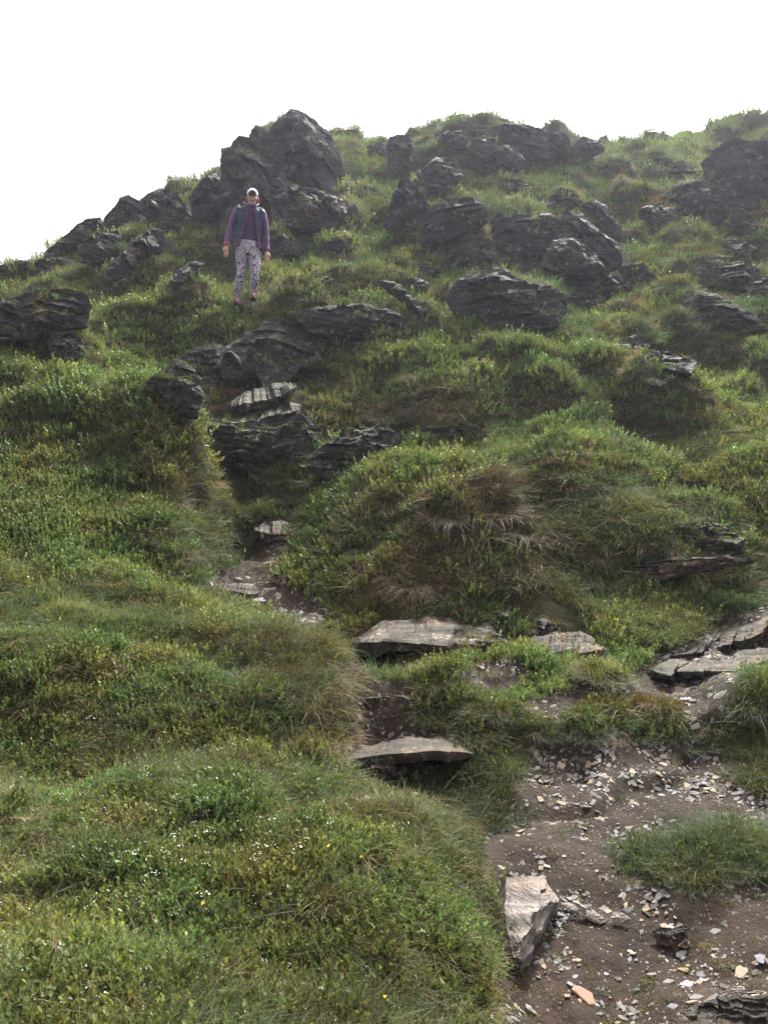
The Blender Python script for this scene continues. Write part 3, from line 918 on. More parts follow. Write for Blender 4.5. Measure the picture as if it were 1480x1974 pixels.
slab("ragged slab with one white spot beside the lichen-crusted slab", 'lichen', [(1000, 1236), (1040, 1256), (1075, 1272), (1130, 1254), (1166, 1242)], 5.8, [(1003, 1228), (1060, 1211), (1122, 1214), (1164, 1234)], 6.15, .09, .025, 8)
slab("streaked sloping slab at the right edge, top of the stony path", 'slab', [(1250, 1262), (1330, 1252), (1400, 1240), (1500, 1212)], 6.1, [(1325, 1236), (1390, 1195), (1440, 1178), (1500, 1158)], 6.6, .06, .02, 9)
slab("second streaked slab below the one at the right edge", 'slab', [(1240, 1292), (1310, 1292), (1400, 1285), (1500, 1268)], 5.72, [(1260, 1268), (1330, 1264), (1440, 1252), (1500, 1232)], 6.0, .05, .018, 10)
slab("thin dark ledge crossing the stony path above the orange dead grass", 'slab', [(1150, 1345), (1240, 1338), (1330, 1342), (1430, 1350)], 5.36, [(1160, 1338), (1240, 1331), (1330, 1334), (1425, 1343)], 5.6, .05, .012, 11)
slab("reddish flat stones forming a step high in the gully path", 'lichen', [(488, 1020), (530, 1026), (575, 1024)], 7.7, [(494, 1004), (540, 999), (572, 1006)], 8.0, .07, .02, 12)
slab("shaly plate at the far side of the gully path's bend", 'lichen', [(410, 1126), (460, 1136), (500, 1142)], 6.9, [(420, 1112), (465, 1118), (505, 1126)], 7.1, .04, .012, 14)

slab("long thin ledge with a pale edge, top step of the stacked ledges", 'crag', [(436, 788), (500, 768), (580, 746)], 9.2, [(446, 764), (500, 744), (566, 728)], 9.6, .07, .014, 31)
slab("second stacked ledge, long and dark under straw-coloured grass", 'crag', [(430, 818), (520, 798), (588, 786)], 9.02, [(450, 796), (520, 778), (580, 766)], 9.35, .08, .014, 32)
slab("third stacked ledge, above the dark undercut rock", 'crag', [(392, 842), (480, 830), (586, 812)], 8.85, [(410, 818), (480, 808), (580, 792)], 9.15, .10, .016, 33)
slab("lowest stacked ledge jutting over the dark foot of the outcrop", 'crag', [(420, 872), (500, 866), (580, 850)], 8.7, [(430, 850), (500, 842), (575, 828)], 8.95, .10, .016, 34)


def wedge():
    top = [(975, 1692, 3.72), (972, 1735, 3.60), (976, 1785, 3.46), (986, 1824, 3.34), (990, 1846, 3.28)]
    mid = [(1036, 1690, 3.66), (1046, 1722, 3.50), (1030, 1768, 3.38), (1006, 1814, 3.28), (996, 1844, 3.24)]
    rgt = [(1050, 1690, 3.78), (1070, 1735, 3.66), (1056, 1774, 3.54), (1028, 1806, 3.42), (1004, 1850, 3.30)]
    n = 70
    A, Bm, C_ = (np.array([px_at(*p) for p in resample(c, n)]) for c in (top, mid, rgt))
    for j_, cv in enumerate((A, Bm, C_)):
        tq = np.linspace(0, 5, n)
        for ax in range(3):
            cv[:, ax] += (.018 if j_ else .012) * fbm(np.stack([tq * 1.6, np.full(n, j_ * 5.0), np.full(n, ax * 9.0)], 1), 4, 50 + j_)
    lowA = A + np.array([-.05, .25, -.25]); lowC = C_ + np.array([.03, .25, -.25])
    rows = [lowA]
    sm = []
    for k in np.linspace(0, 1, 14):
        sm.append((len(rows), .15)); rows.append(A * (1 - k) + Bm * k)
    for k in np.linspace(.07, 1, 16):
        rows.append(Bm * (1 - k) + C_ * k)
    rows.append(lowC)
    grid_mesh("rock", "pale wedge-shaped rock jutting from the bank beside the path", "rock", rows, 'pale', .026, 21, 2.5, 26.0, sm, 24)


wedge()
# ------------------------------------------------------------------ plants: small meshes first, then where they grow
def quadmesh(name, V, F, bv, mat, link=False):
    o = new_obj(name, np.asarray(V), np.asarray(F), mat, None, True)
    fattr(o.data, 'bv', bv)
    if not link:
        COL.objects.unlink(o)
    return o


def blades(rg, n, rad, h, w, lean, droop, hang=0.0, flat=False):
    a = rg.uniform(0, 2 * np.pi, n)
    r = rad * np.sqrt(rg.uniform(0, 1, n))
    base = np.stack([r * np.cos(a), r * np.sin(a), np.full(n, -0.01)], 1)
    oa = a + rg.normal(0, 0.7, n)
    out = np.stack([np.cos(oa), np.sin(oa), np.zeros(n)], 1)
    ln = h * rg.uniform(0.5, 1.25, n)
    le = lean * rg.uniform(0.2, 1.3, n) * (0.4 + 0.6 * r / max(rad, 1e-6))
    dr = droop * rg.uniform(0.2, 1.4, n)
    wa = oa + np.pi / 2 + rg.normal(0, 0.5, n)
    wv = np.stack([np.cos(wa), np.sin(wa), rg.normal(0, .2, n)], 1)
    ts = np.array([0, 0.35, 0.7, 1.0])
    V = np.zeros((n, 4, 2, 3))
    for k, t in enumerate(ts):
        p = base + out * (ln * (le * t + dr * t * t))[:, None]
        p[:, 2] += ln * (t - (0.55 * dr + hang) * t * t)
        ww = (w * rg.uniform(0.7, 1.3, n) * (1 - 0.93 * t ** 1.6))[:, None] * 0.5
        V[:, k, 0] = p - wv * ww
        V[:, k, 1] = p + wv * ww
    ix = np.arange(n * 8).reshape(n, 4, 2)
    F = np.stack([ix[:, :-1, 0], ix[:, :-1, 1], ix[:, 1:, 1], ix[:, 1:, 0]], -1).reshape(-1, 4)
    return V.reshape(-1, 3), F, np.repeat(rg.uniform(0, 1, n), 8)


def leaves(P, D, Nn, ln, wd, rg):
    """folded pointed-oval leaves at P, along D, facing Nn"""
    n = len(P)
    D = D / np.linalg.norm(D, axis=1)[:, None]
    S = np.cross(D, Nn)
    S /= np.maximum(np.linalg.norm(S, axis=1)[:, None], 1e-6)
    Z = np.cross(S, D)
    ln = ln[:, None]; wd = wd[:, None]
    V = np.stack([P, P + D * ln * .3 + S * wd * .5 + Z * wd * .18, P + D * ln * .7 + S * wd * .42 + Z * wd * .15, P + D * ln,
                  P + D * ln * .7 - S * wd * .42 + Z * wd * .15, P + D * ln * .3 - S * wd * .5 + Z * wd * .18], 1)
    ix = np.arange(n * 6).reshape(n, 6)
    F = np.concatenate([ix[:, [0, 1, 2, 3]], ix[:, [0, 3, 4, 5]]])
    return V.reshape(-1, 3), F


def sprig(rg, nst, rad, h, nl, ll, wmul=0.55, spread=0.35):
    Vs, Fs, Bs, off = [], [], [], 0
    for s in range(nst):
        a = rg.uniform(0, 2 * np.pi); r = rad * math.sqrt(rg.uniform())
        b = np.array([r * math.cos(a), r * math.sin(a), -0.01])
        oa = a + rg.normal(0, .6)
        tip = b + np.array([math.cos(oa) * spread * h, math.sin(oa) * spread * h, h * rg.uniform(.6, 1.15)])
        t = np.linspace(0.25, 1, nl)
        P = b + (tip - b) * t[:, None]
        az = oa + np.arange(nl) * 2.4 + rg.normal(0, .3, nl)
        el = rg.uniform(0.3, 1.0, nl) + 0.3 * t
        D = np.stack([np.cos(az) * np.cos(el), np.sin(az) * np.cos(el), np.sin(el)], 1)
        Nn = np.stack([-np.cos(az) * np.sin(el), -np.sin(az) * np.sin(el), np.cos(el)], 1) + rg.normal(0, .25, (nl, 3))
        le = ll * rg.uniform(.65, 1.15, nl) * (1.1 - 0.25 * t)
        V, F = leaves(P, D, Nn, le, le * wmul, rg)
        Vs.append(V); Fs.append(F + off); off += len(V)
        bb = rg.uniform(0, 1) * .35 + rg.uniform(0, .65, nl)
        bb[-2:] = np.minimum(1, bb[-2:] + .2)
        Bs.append(np.repeat(bb, 6))
        sw = np.array([math.cos(oa + 1.5), math.sin(oa + 1.5), 0]) * 0.0012 * (h / .1)
        Vs.append(np.array([b - sw, b + sw, tip + sw * .5, tip - sw * .5])); Fs.append(np.array([[0, 1, 2, 3]]) + off); off += 4
        Bs.append(np.full(4, 0.95))
    return np.concatenate(Vs), np.concatenate(Fs), np.concatenate(Bs)


def cushion(rg, n, rad, h, ll):
    """low mat of tiny pointed leaves"""
    a = rg.uniform(0, 2 * np.pi, n); r = rad * np.sqrt(rg.uniform(0, 1, n))
    P = np.stack([r * np.cos(a), r * np.sin(a), h * (1 - (r / rad) ** 2) * rg.uniform(.3, 1, n) - .004], 1)
    D = np.stack([np.cos(a) * .6, np.sin(a) * .6, np.full(n, .7)], 1) + rg.normal(0, .5, (n, 3))
    Nn = rg.normal(0, 1, (n, 3)) + np.array([0, 0, .8])
    le = ll * rg.uniform(.6, 1.3, n)
    V, F = leaves(P, D, Nn, le, le * .38, rg)
    return V, F, np.repeat(rg.uniform(0, 1, n), 6)


def merge(*parts):
    Vs, Fs, Bs, off = [], [], [], 0
    for V, F, B in parts:
        Vs.append(V); Fs.append(F + off); Bs.append(B); off += len(V)
    return np.concatenate(Vs), np.concatenate(Fs), np.concatenate(Bs)


def collection(name, objs):
    c = bpy.data.collections.new(name)
    for o in objs:
        c.objects.link(o)
    return c


pr = np.random.default_rng(77)
PROTO = {
    'grass': collection('grass kinds', [quadmesh("grass_kind_%02d" % k, *merge(blades(pr, 44, .05, pr.uniform(.04, .07), .0026, .7, .6), blades(pr, 5, .05, pr.uniform(.10, .15), .0017, .7, .8, .1)), M['blade']) for k in range(6)]),
    'straw': collection('straw kinds', [quadmesh("straw_kind_%02d" % k, *blades(pr, 40, .04, .085, .0024, .9, .9, .25), M['straw']) for k in range(5)]),
    'bil': collection('bilberry kinds', [quadmesh("bilberry_kind_%02d" % k, *sprig(pr, 9, .05, pr.uniform(.045, .075), 8, .018), M['leaf']) for k in range(6)]),
    'moss': collection('moss kinds', [quadmesh("moss_kind_%02d" % k, *cushion(pr, 150, .06, .028, .012), M['leaf']) for k in range(4)]),
    'heath': collection('heath kinds', [quadmesh("heath_kind_%02d" % k, *merge(sprig(pr, 9, .05, .06, 11, .009, .4), blades(pr, 22, .05, .06, .0018, .9, .7)), M['leaf']) for k in range(4)]),
}
ZONES = [  # u, v, ru, rv, kind, weight
    (800, 1105, 110, 60, 'straw', 2.4), (960, 960, 90, 60, 'heath', 6), (880, 1030, 170, 100, 'heath', 2.2), (940, 930, 70, 25, 'straw', 2), (870, 1060, 140, 60, 'straw', 1.0), (1085, 905, 70, 45, 'rust', 5),
    (645, 1360, 45, 110, 'straw', 3.5), (560, 1270, 90, 60, 'heath', 2), (900, 1590, 60, 60, 'straw', 1.0), (780, 1540, 120, 40, 'straw', .8),
    (430, 738, 60, 25, 'straw', 3), (440, 775, 60, 20, 'straw', 3), (700, 775, 120, 35, 'straw', 1.4), (880, 765, 150, 50, 'straw', 1.2), (1420, 800, 90, 40, 'straw', 1.2),
    (1260, 395, 45, 25, 'rust', 3), (1290, 960, 80, 25, 'straw', 1.2), (1270, 1345, 70, 16, 'rust', 6), (1330, 1100, 60, 30, 'straw', 1), (960, 280, 130, 30, 'heath', 1),
    (480, 1000, 90, 90, 'grass', 3), (1310, 1640, 190, 90, 'grass', 5), (900, 1500, 90, 110, 'grass', 5), (1440, 1390, 70, 130, 'grass', 3), (1150, 1395, 180, 25, 'grass', 3),
    (1080, 870, 230, 35, 'grass', 3), (1200, 960, 170, 60, 'grass', 3), (620, 1210, 60, 30, 'grass', 3), (580, 940, 100, 40, 'grass', 2), (1150, 1290, 60, 50, 'grass', 3),
    (850, 680, 190, 50, 'bil', 3), (200, 760, 250, 80, 'bil', 1.6), (680, 450, 160, 60, 'bil', 2), (350, 880, 90, 60, 'bil', 2.5), (300, 1400, 170, 40, 'bil', 1.5), (780, 900, 110, 50, 'bil', 3),
    (1300, 765, 150, 40, 'bil', 2), (700, 600, 120, 40, 'bil', 1), (350, 620, 150, 50, 'bil', 1), (150, 1180, 150, 40, 'grass', 1.2), (250, 1080, 150, 40, 'grass', 1.2), (560, 1520, 250, 40, 'grass', 1.0),
    (700, 1850, 260, 120, 'bil', .7), (350, 1650, 200, 60, 'moss', 1.0), (980, 660, 300, 60, 'grass', 1.0), (1250, 720, 250, 60, 'grass', 1.2), (1200, 260, 300, 40, 'grass', 1.5), (620, 520, 150, 30, 'grass', 2),
]
KINDS = ['grass', 'straw', 'bil', 'moss', 'heath', 'rust']
TINT = {'grass': (0.098, 0.138, 0.055), 'straw': (0.24, 0.18, 0.10), 'bil': (0.114, 0.148, 0.045), 'moss': (0.130, 0.137, 0.052), 'heath': (0.090, 0.070, 0.040), 'rust': (0.19, 0.11, 0.045)}

SLABP = [[(664, 1244), (690, 1213), (736, 1186), (812, 1180), (914, 1184), (985, 1206), (984, 1244), (870, 1250)], [(640, 1476), (655, 1432), (782, 1408), (860, 1410), (900, 1432), (890, 1466), (760, 1490)],
         [(940, 1170), (980, 1145), (1050, 1138), (1140, 1186), (1132, 1214), (1050, 1214)], [(1002, 1240), (1005, 1222), (1060, 1208), (1124, 1212), (1166, 1238), (1075, 1282)], [(955, 1690), (1000, 1670), (1060, 1680), (1080, 1740), (1040, 1820), (1005, 1870), (975, 1850), (962, 1780)],
         [(1240, 1300), (1320, 1232), (1390, 1190), (1500, 1150), (1500, 1275), (1400, 1295)], [(672, 1352), (684, 1322), (800, 1320), (810, 1350)]]
NC = 170000
s_ = RNG.uniform(-1.12, 1.12, NC)
Yc = np.exp(RNG.uniform(math.log(1.55), math.log(22), NC))
xc = s_ * Yc
zc = H(xc, Yc)
nc = normal_at(xc, Yc)
Pc = np.stack([xc, Yc, zc], 1)
uc, vc, dc_ = project(Pc)
keep = (vc < 2600) & (vc > 60) & ((np.abs(uc - 740) < 960) & (vc < 2250) | (RNG.uniform(0, 1, NC) < .4))
onpath = path_mask(Pc)
for q_ in SLABP:
    keep &= ~(in_poly(uc, vc, q_) & (Yc < 8.3) & (RNG.uniform(0, 1, NC) > .04))
keep &= ~(onpath & (RNG.uniform(0, 1, NC) > 0.03)) & ~inside_rock(Pc)
for q_, kp in (([(380, 800), (440, 740), (560, 710), (595, 760), (590, 890), (510, 905), (450, 895), (400, 850)], .16), ([(600, 890), (640, 830), (740, 810), (780, 840), (770, 880), (640, 910)], .16),
               ([(560, 590), (700, 578), (800, 600), (795, 645), (640, 645), (580, 622)], .35), ([(430, 330), (560, 300), (680, 370), (690, 430), (560, 440), (440, 430)], .3), ([(870, 460), (960, 400), (1200, 420), (1230, 560), (1100, 600), (900, 520)], .35),
               ([(-40, 600), (160, 585), (185, 610), (160, 640), (-40, 655)], .5), ([(1270, 340), (1480, 260), (1480, 430), (1300, 430)], .35), ([(1180, 650), (1270, 660), (1345, 690), (1320, 720), (1230, 695)], .3)):
    keep &= ~(in_poly(uc, vc, q_) & (Yc > 8.3) & (RNG.uniform(0, 1, NC) > kp))
# keep the crowns of the sheltered hollows bare: dark cavities under the brows
for (cu, cv, ru, rv) in ((1240, 838, 70, 24), (700, 1268, 45, 28), (372, 955, 26, 30), (560, 965, 30, 22), (770, 835, 60, 12)):
    keep &= ~((((uc - cu) / ru) ** 2 + ((vc - cv) / rv) ** 2 < 1) & (RNG.uniform(0, 1, NC) > .12))
Pc, nc, uc, vc, onpath = Pc[keep], nc[keep], uc[keep], vc[keep], onpath[keep]
NK = len(Pc)
Yk = Pc[:, 1]
flat2 = Pc * np.array([1, 1, 0])
na = fbm(flat2 * 1.6, 3, 201); nb = fbm(flat2 * 2.3 + 7, 3, 202); ncs = fbm(flat2 * 3.0 + 3, 3, 203); nd = fbm(flat2 * 0.7, 2, 204)
steep = sstep(.72, .42, nc[:, 2])
Wt = {
    'grass': np.clip(.55 + 1.5 * na, .06, 2), 'bil': np.clip(.55 - 1.6 * na + .4 * nb, .03, 2), 'moss': np.clip(.25 + 1.3 * ncs, .04, 2),
    'straw': np.clip(.05 + .9 * nb, .02, 1), 'heath': np.clip(.03 - .8 * nb, .02, 1), 'rust': np.zeros(NK)}
for (cu, cv, ru, rv, kd, w) in ZONES:
    g = np.exp(-(((uc - cu) / ru) ** 2 + ((vc - cv) / rv) ** 2) * 1.2)
    Wt[kd] = Wt[kd] + w * g
Wt['heath'] = Wt['heath'] + .5 * steep
Wt['straw'] = Wt['straw'] + .25 * steep
nearw = sstep(7.0, 4.0, Yk)
Wt['bil'] = Wt['bil'] * (1 - .62 * nearw)
Wt['grass'] = Wt['grass'] + .35 * nearw
Wt['moss'] = Wt['moss'] + .3 * nearw
Wt['straw'] = Wt['straw'] + .07 * nearw
WW = np.stack([Wt[k] for k in KINDS], 1)
cw = np.cumsum(WW, 1) / WW.sum(1)[:, None]
kind = (RNG.uniform(0, 1, NK)[:, None] > cw).sum(1).clip(0, 5)
kind = np.where(onpath, np.where(RNG.uniform(0, 1, NK) < .6, 0, 3), kind)
upn = nc * 0.55 + np.array([0, 0, .6]) + RNG.normal(0, .13, (NK, 3))
upn /= np.linalg.norm(upn, axis=1)[:, None]


def euler_for(n, rz):
    c, s = np.cos(-rz), np.sin(-rz)
    x = c * n[:, 0] - s * n[:, 1]; y = s * n[:, 0] + c * n[:, 1]
    return np.stack([-np.arcsin(np.clip(y, -1, 1)), np.arctan2(x, n[:, 2]), rz], 1)


def scatter(name, P, rot, scl, pidx, tint, coll, mat, label):
    me = bpy.data.meshes.new(name)
    me.vertices.add(len(P))
    me.vertices.foreach_set('co', np.asarray(P, np.float32).ravel())
    fattr(me, 'rot', rot, 'FLOAT_VECTOR'); fattr(me, 'scl', scl); fattr(me, 'pidx', pidx, 'INT')
    fattr(me, 'tint', np.concatenate([tint, np.ones((len(P), 1))], 1), 'FLOAT_COLOR')
    me.materials.append(mat)
    o = bpy.data.objects.new(name, me)
    COL.objects.link(o)
    ng = bpy.data.node_groups.new(name, 'GeometryNodeTree')
    ng.interface.new_socket('Geometry', in_out='INPUT', socket_type='NodeSocketGeometry')
    ng.interface.new_socket('Geometry', in_out='OUTPUT', socket_type='NodeSocketGeometry')
    gi = ng.nodes.new('NodeGroupInput'); go = ng.nodes.new('NodeGroupOutput')
    ci = ng.nodes.new('GeometryNodeCollectionInfo')
    ci.inputs['Collection'].default_value = coll
    ci.inputs['Separate Children'].default_value = True
    ci.inputs['Reset Children'].default_value = True
    ip = ng.nodes.new('GeometryNodeInstanceOnPoints')
    ip.inputs['Pick Instance'].default_value = True

    def at(nm, ty):
        a = ng.nodes.new('GeometryNodeInputNamedAttribute')
        a.data_type = ty
        a.inputs['Name'].default_value = nm
        return a.outputs['Attribute']
    e2r = ng.nodes.new('FunctionNodeEulerToRotation')
    lk = ng.links.new
    lk(gi.outputs[0], ip.inputs['Points']); lk(ci.outputs[0], ip.inputs['Instance'])
    lk(at('pidx', 'INT'), ip.inputs['Instance Index'])
    lk(at('rot', 'FLOAT_VECTOR'), e2r.inputs[0]); lk(e2r.outputs[0], ip.inputs['Rotation'])
    lk(at('scl', 'FLOAT'), ip.inputs['Scale'])
    lk(ip.outputs[0], go.inputs[0])
    md = o.modifiers.new('growth', 'NODES')
    md.node_group = ng
    tag(o, label, None, None, 'stuff')
    return o


# turf and moss that has settled on the ledges and tops of the rocks
tp, tn = [], []
for o in TOPS:
    if o.name.startswith('stone_slab') or (o.name.startswith('rock') and not o.name.startswith('rock_outcrop')):
        continue
    me = o.data
    nf = len(me.polygons)
    fn = np.empty(nf * 3); me.polygons.foreach_get('normal', fn); fn = fn.reshape(-1, 3)
    fc = np.empty(nf * 3); me.polygons.foreach_get('center', fc); fc = fc.reshape(-1, 3) + np.array(o.location)
    fa = np.empty(nf); me.polygons.foreach_get('area', fa)
    ok = (fn[:, 2] + .45 * fbm(fc * 1.6, 3, 301) > .80)
    nexp = fa / (0.011 * fc[:, 1]) ** 2 * ok
    kq = RNG.poisson(np.minimum(nexp, 3))
    r_ = np.repeat(np.arange(nf), kq)
    tp.append(fc[r_] + RNG.normal(0, .01, (len(r_), 3))); tn.append(fn[r_])
tp = np.concatenate(tp); tn = np.concatenate(tn)
nt_ = len(tp)
f2 = tp * np.array([1, 1, 0])
Pc = np.concatenate([Pc, tp]); Yk = Pc[:, 1]
kind = np.concatenate([kind, RNG.choice([0, 1, 2, 3, 4], nt_, p=[.35, .1, .12, .33, .10])])
tu = tn * .3 + np.array([0, 0, .8]) + RNG.normal(0, .15, (nt_, 3))
upn = np.concatenate([upn, tu / np.linalg.norm(tu, axis=1)[:, None]])
onpath = np.concatenate([onpath, np.zeros(nt_, bool)])
na = np.concatenate([na, fbm(f2 * 1.6, 3, 201)]); nb = np.concatenate([nb, fbm(f2 * 2.3 + 7, 3, 202)])
ncs = np.concatenate([ncs, fbm(f2 * 3.0 + 3, 3, 203)]); nd = np.concatenate([nd, fbm(f2 * 0.7, 2, 204)])
small = np.concatenate([np.ones(NK), np.full(nt_, .6)])
dark = np.ones(len(Pc))          # darker tint zones for the grass, bilberry and moss
ud, vd, _q = project(Pc)
for (cu, cv, ru, rv, k_) in ((1320, 1640, 200, 95, .42), (900, 1500, 95, 120, .4), (480, 1000, 95, 95, .38), (1440, 1400, 75, 140, .25), (1150, 1400, 190, 30, .3), (620, 1215, 60, 30, .3)):
    dark -= k_ * np.exp(-(((ud - cu) / ru) ** 2 + ((vd - cv) / rv) ** 2))
dark = np.clip(dark, .5, 1)[:, None]
lod = small * np.where(onpath, .5, 1) * np.maximum(1.0, (Yk / 3.4)) ** 0.48
INFO = {
    'grass': ("grass", 'grass', 'blade', 1.0, "short wet green grass growing over the hillside"),
    'straw': ("dry_grass", 'straw', 'straw', 0.95, "pale dead grass hanging from the banks and brows"),
    'bil': ("bilberry_leaves", 'bil', 'leaf', 1.0, "yellow-green bilberry leaves covering the hummocks"),
    'moss': ("moss", 'moss', 'leaf', 1.0, "low olive moss and bedstraw mat between the grasses"),
    'heath': ("heather_twigs", 'heath', 'leaf', 1.1, "brown wiry heather stems on the hummocks"),
    'rust': ("rusty_moss", 'moss', 'leaf', 1.0, "orange-brown moss patches on the turf"),
}
for k, kd in enumerate(KINDS):
    m = kind == k
    nm, pk, mt, sc, lb = INFO[kd]
    n = int(m.sum())
    base = np.array(TINT[kd])
    var = np.exp(RNG.normal(0, .16, n))[:, None] * (1 + .28 * nd[m] + .2 * nb[m])[:, None]
    tint = base * var * (dark[m] if kd in ('grass', 'bil', 'moss') else 1)
    hue = np.clip(.5 + 1.4 * ncs[m] + RNG.normal(0, .18, n), 0, 1)[:, None]
    if kd in ('grass', 'bil', 'moss'):
        tint = tint * ((1 - hue) * np.array([.78, .97, .95]) + hue * np.array([1.30, 1.04, .95]))
    if kd in ('grass', 'bil', 'moss'):
        up_ = sstep(5.5, 9.0, Yk[m])[:, None]
        tint = tint * (1.05 + up_ * np.array([.08, .13, .12]))
    scatter(nm, Pc[m], euler_for(upn[m], RNG.uniform(0, 6.283, n)), lod[m] * sc * RNG.uniform(.65, 1.3, n) * (1 + .25 * na[m]),
            RNG.integers(0, len(PROTO[pk].objects), n), tint, PROTO[pk], M[mt], lb)
# ------------------------------------------------------------------ tussocks, flowers, stones
tr_ = np.random.default_rng(404)
TM = {
    'green': own_leaf_mat("tussock_green_blade", (0.052, 0.082, 0.034), .4, .55, (0.17, 0.13, 0.065), .10),
    'olive': own_leaf_mat("tussock_olive_blade", (0.10, 0.112, 0.045), .4, .55, (0.19, 0.145, 0.07), .30),
    'straw': own_leaf_mat("tussock_straw_blade", (0.185, 0.125, 0.062), .3, .6, (0.08, 0.05, 0.03), .40),
    'brown': own_leaf_mat("tussock_brown_stem", (0.075, 0.052, 0.030), .2, .5, (0.17, 0.12, 0.06), .35),
    'rust': own_leaf_mat("dead_orange_grass", (0.24, 0.115, 0.045), .2, .5, (0.15, 0.10, 0.05), .3),
}
TMESH = {}
for nm, hang, lean, droop, hh in (('green', .25, .8, .8, .95), ('olive', .3, .8, .9, .9), ('straw', .55, .8, 1.2, .95), ('brown', .35, .8, 1.0, .8), ('rust', .75, 1.0, 1.2, .6)):
    TMESH[nm] = []
    for k in range(3):
        o = quadmesh("tussock_kind", *blades(tr_, 620, .85, hh * .75, .015, lean, droop, hang), TM[nm])
        TMESH[nm].append(o.data)
        bpy.data.objects.remove(o)
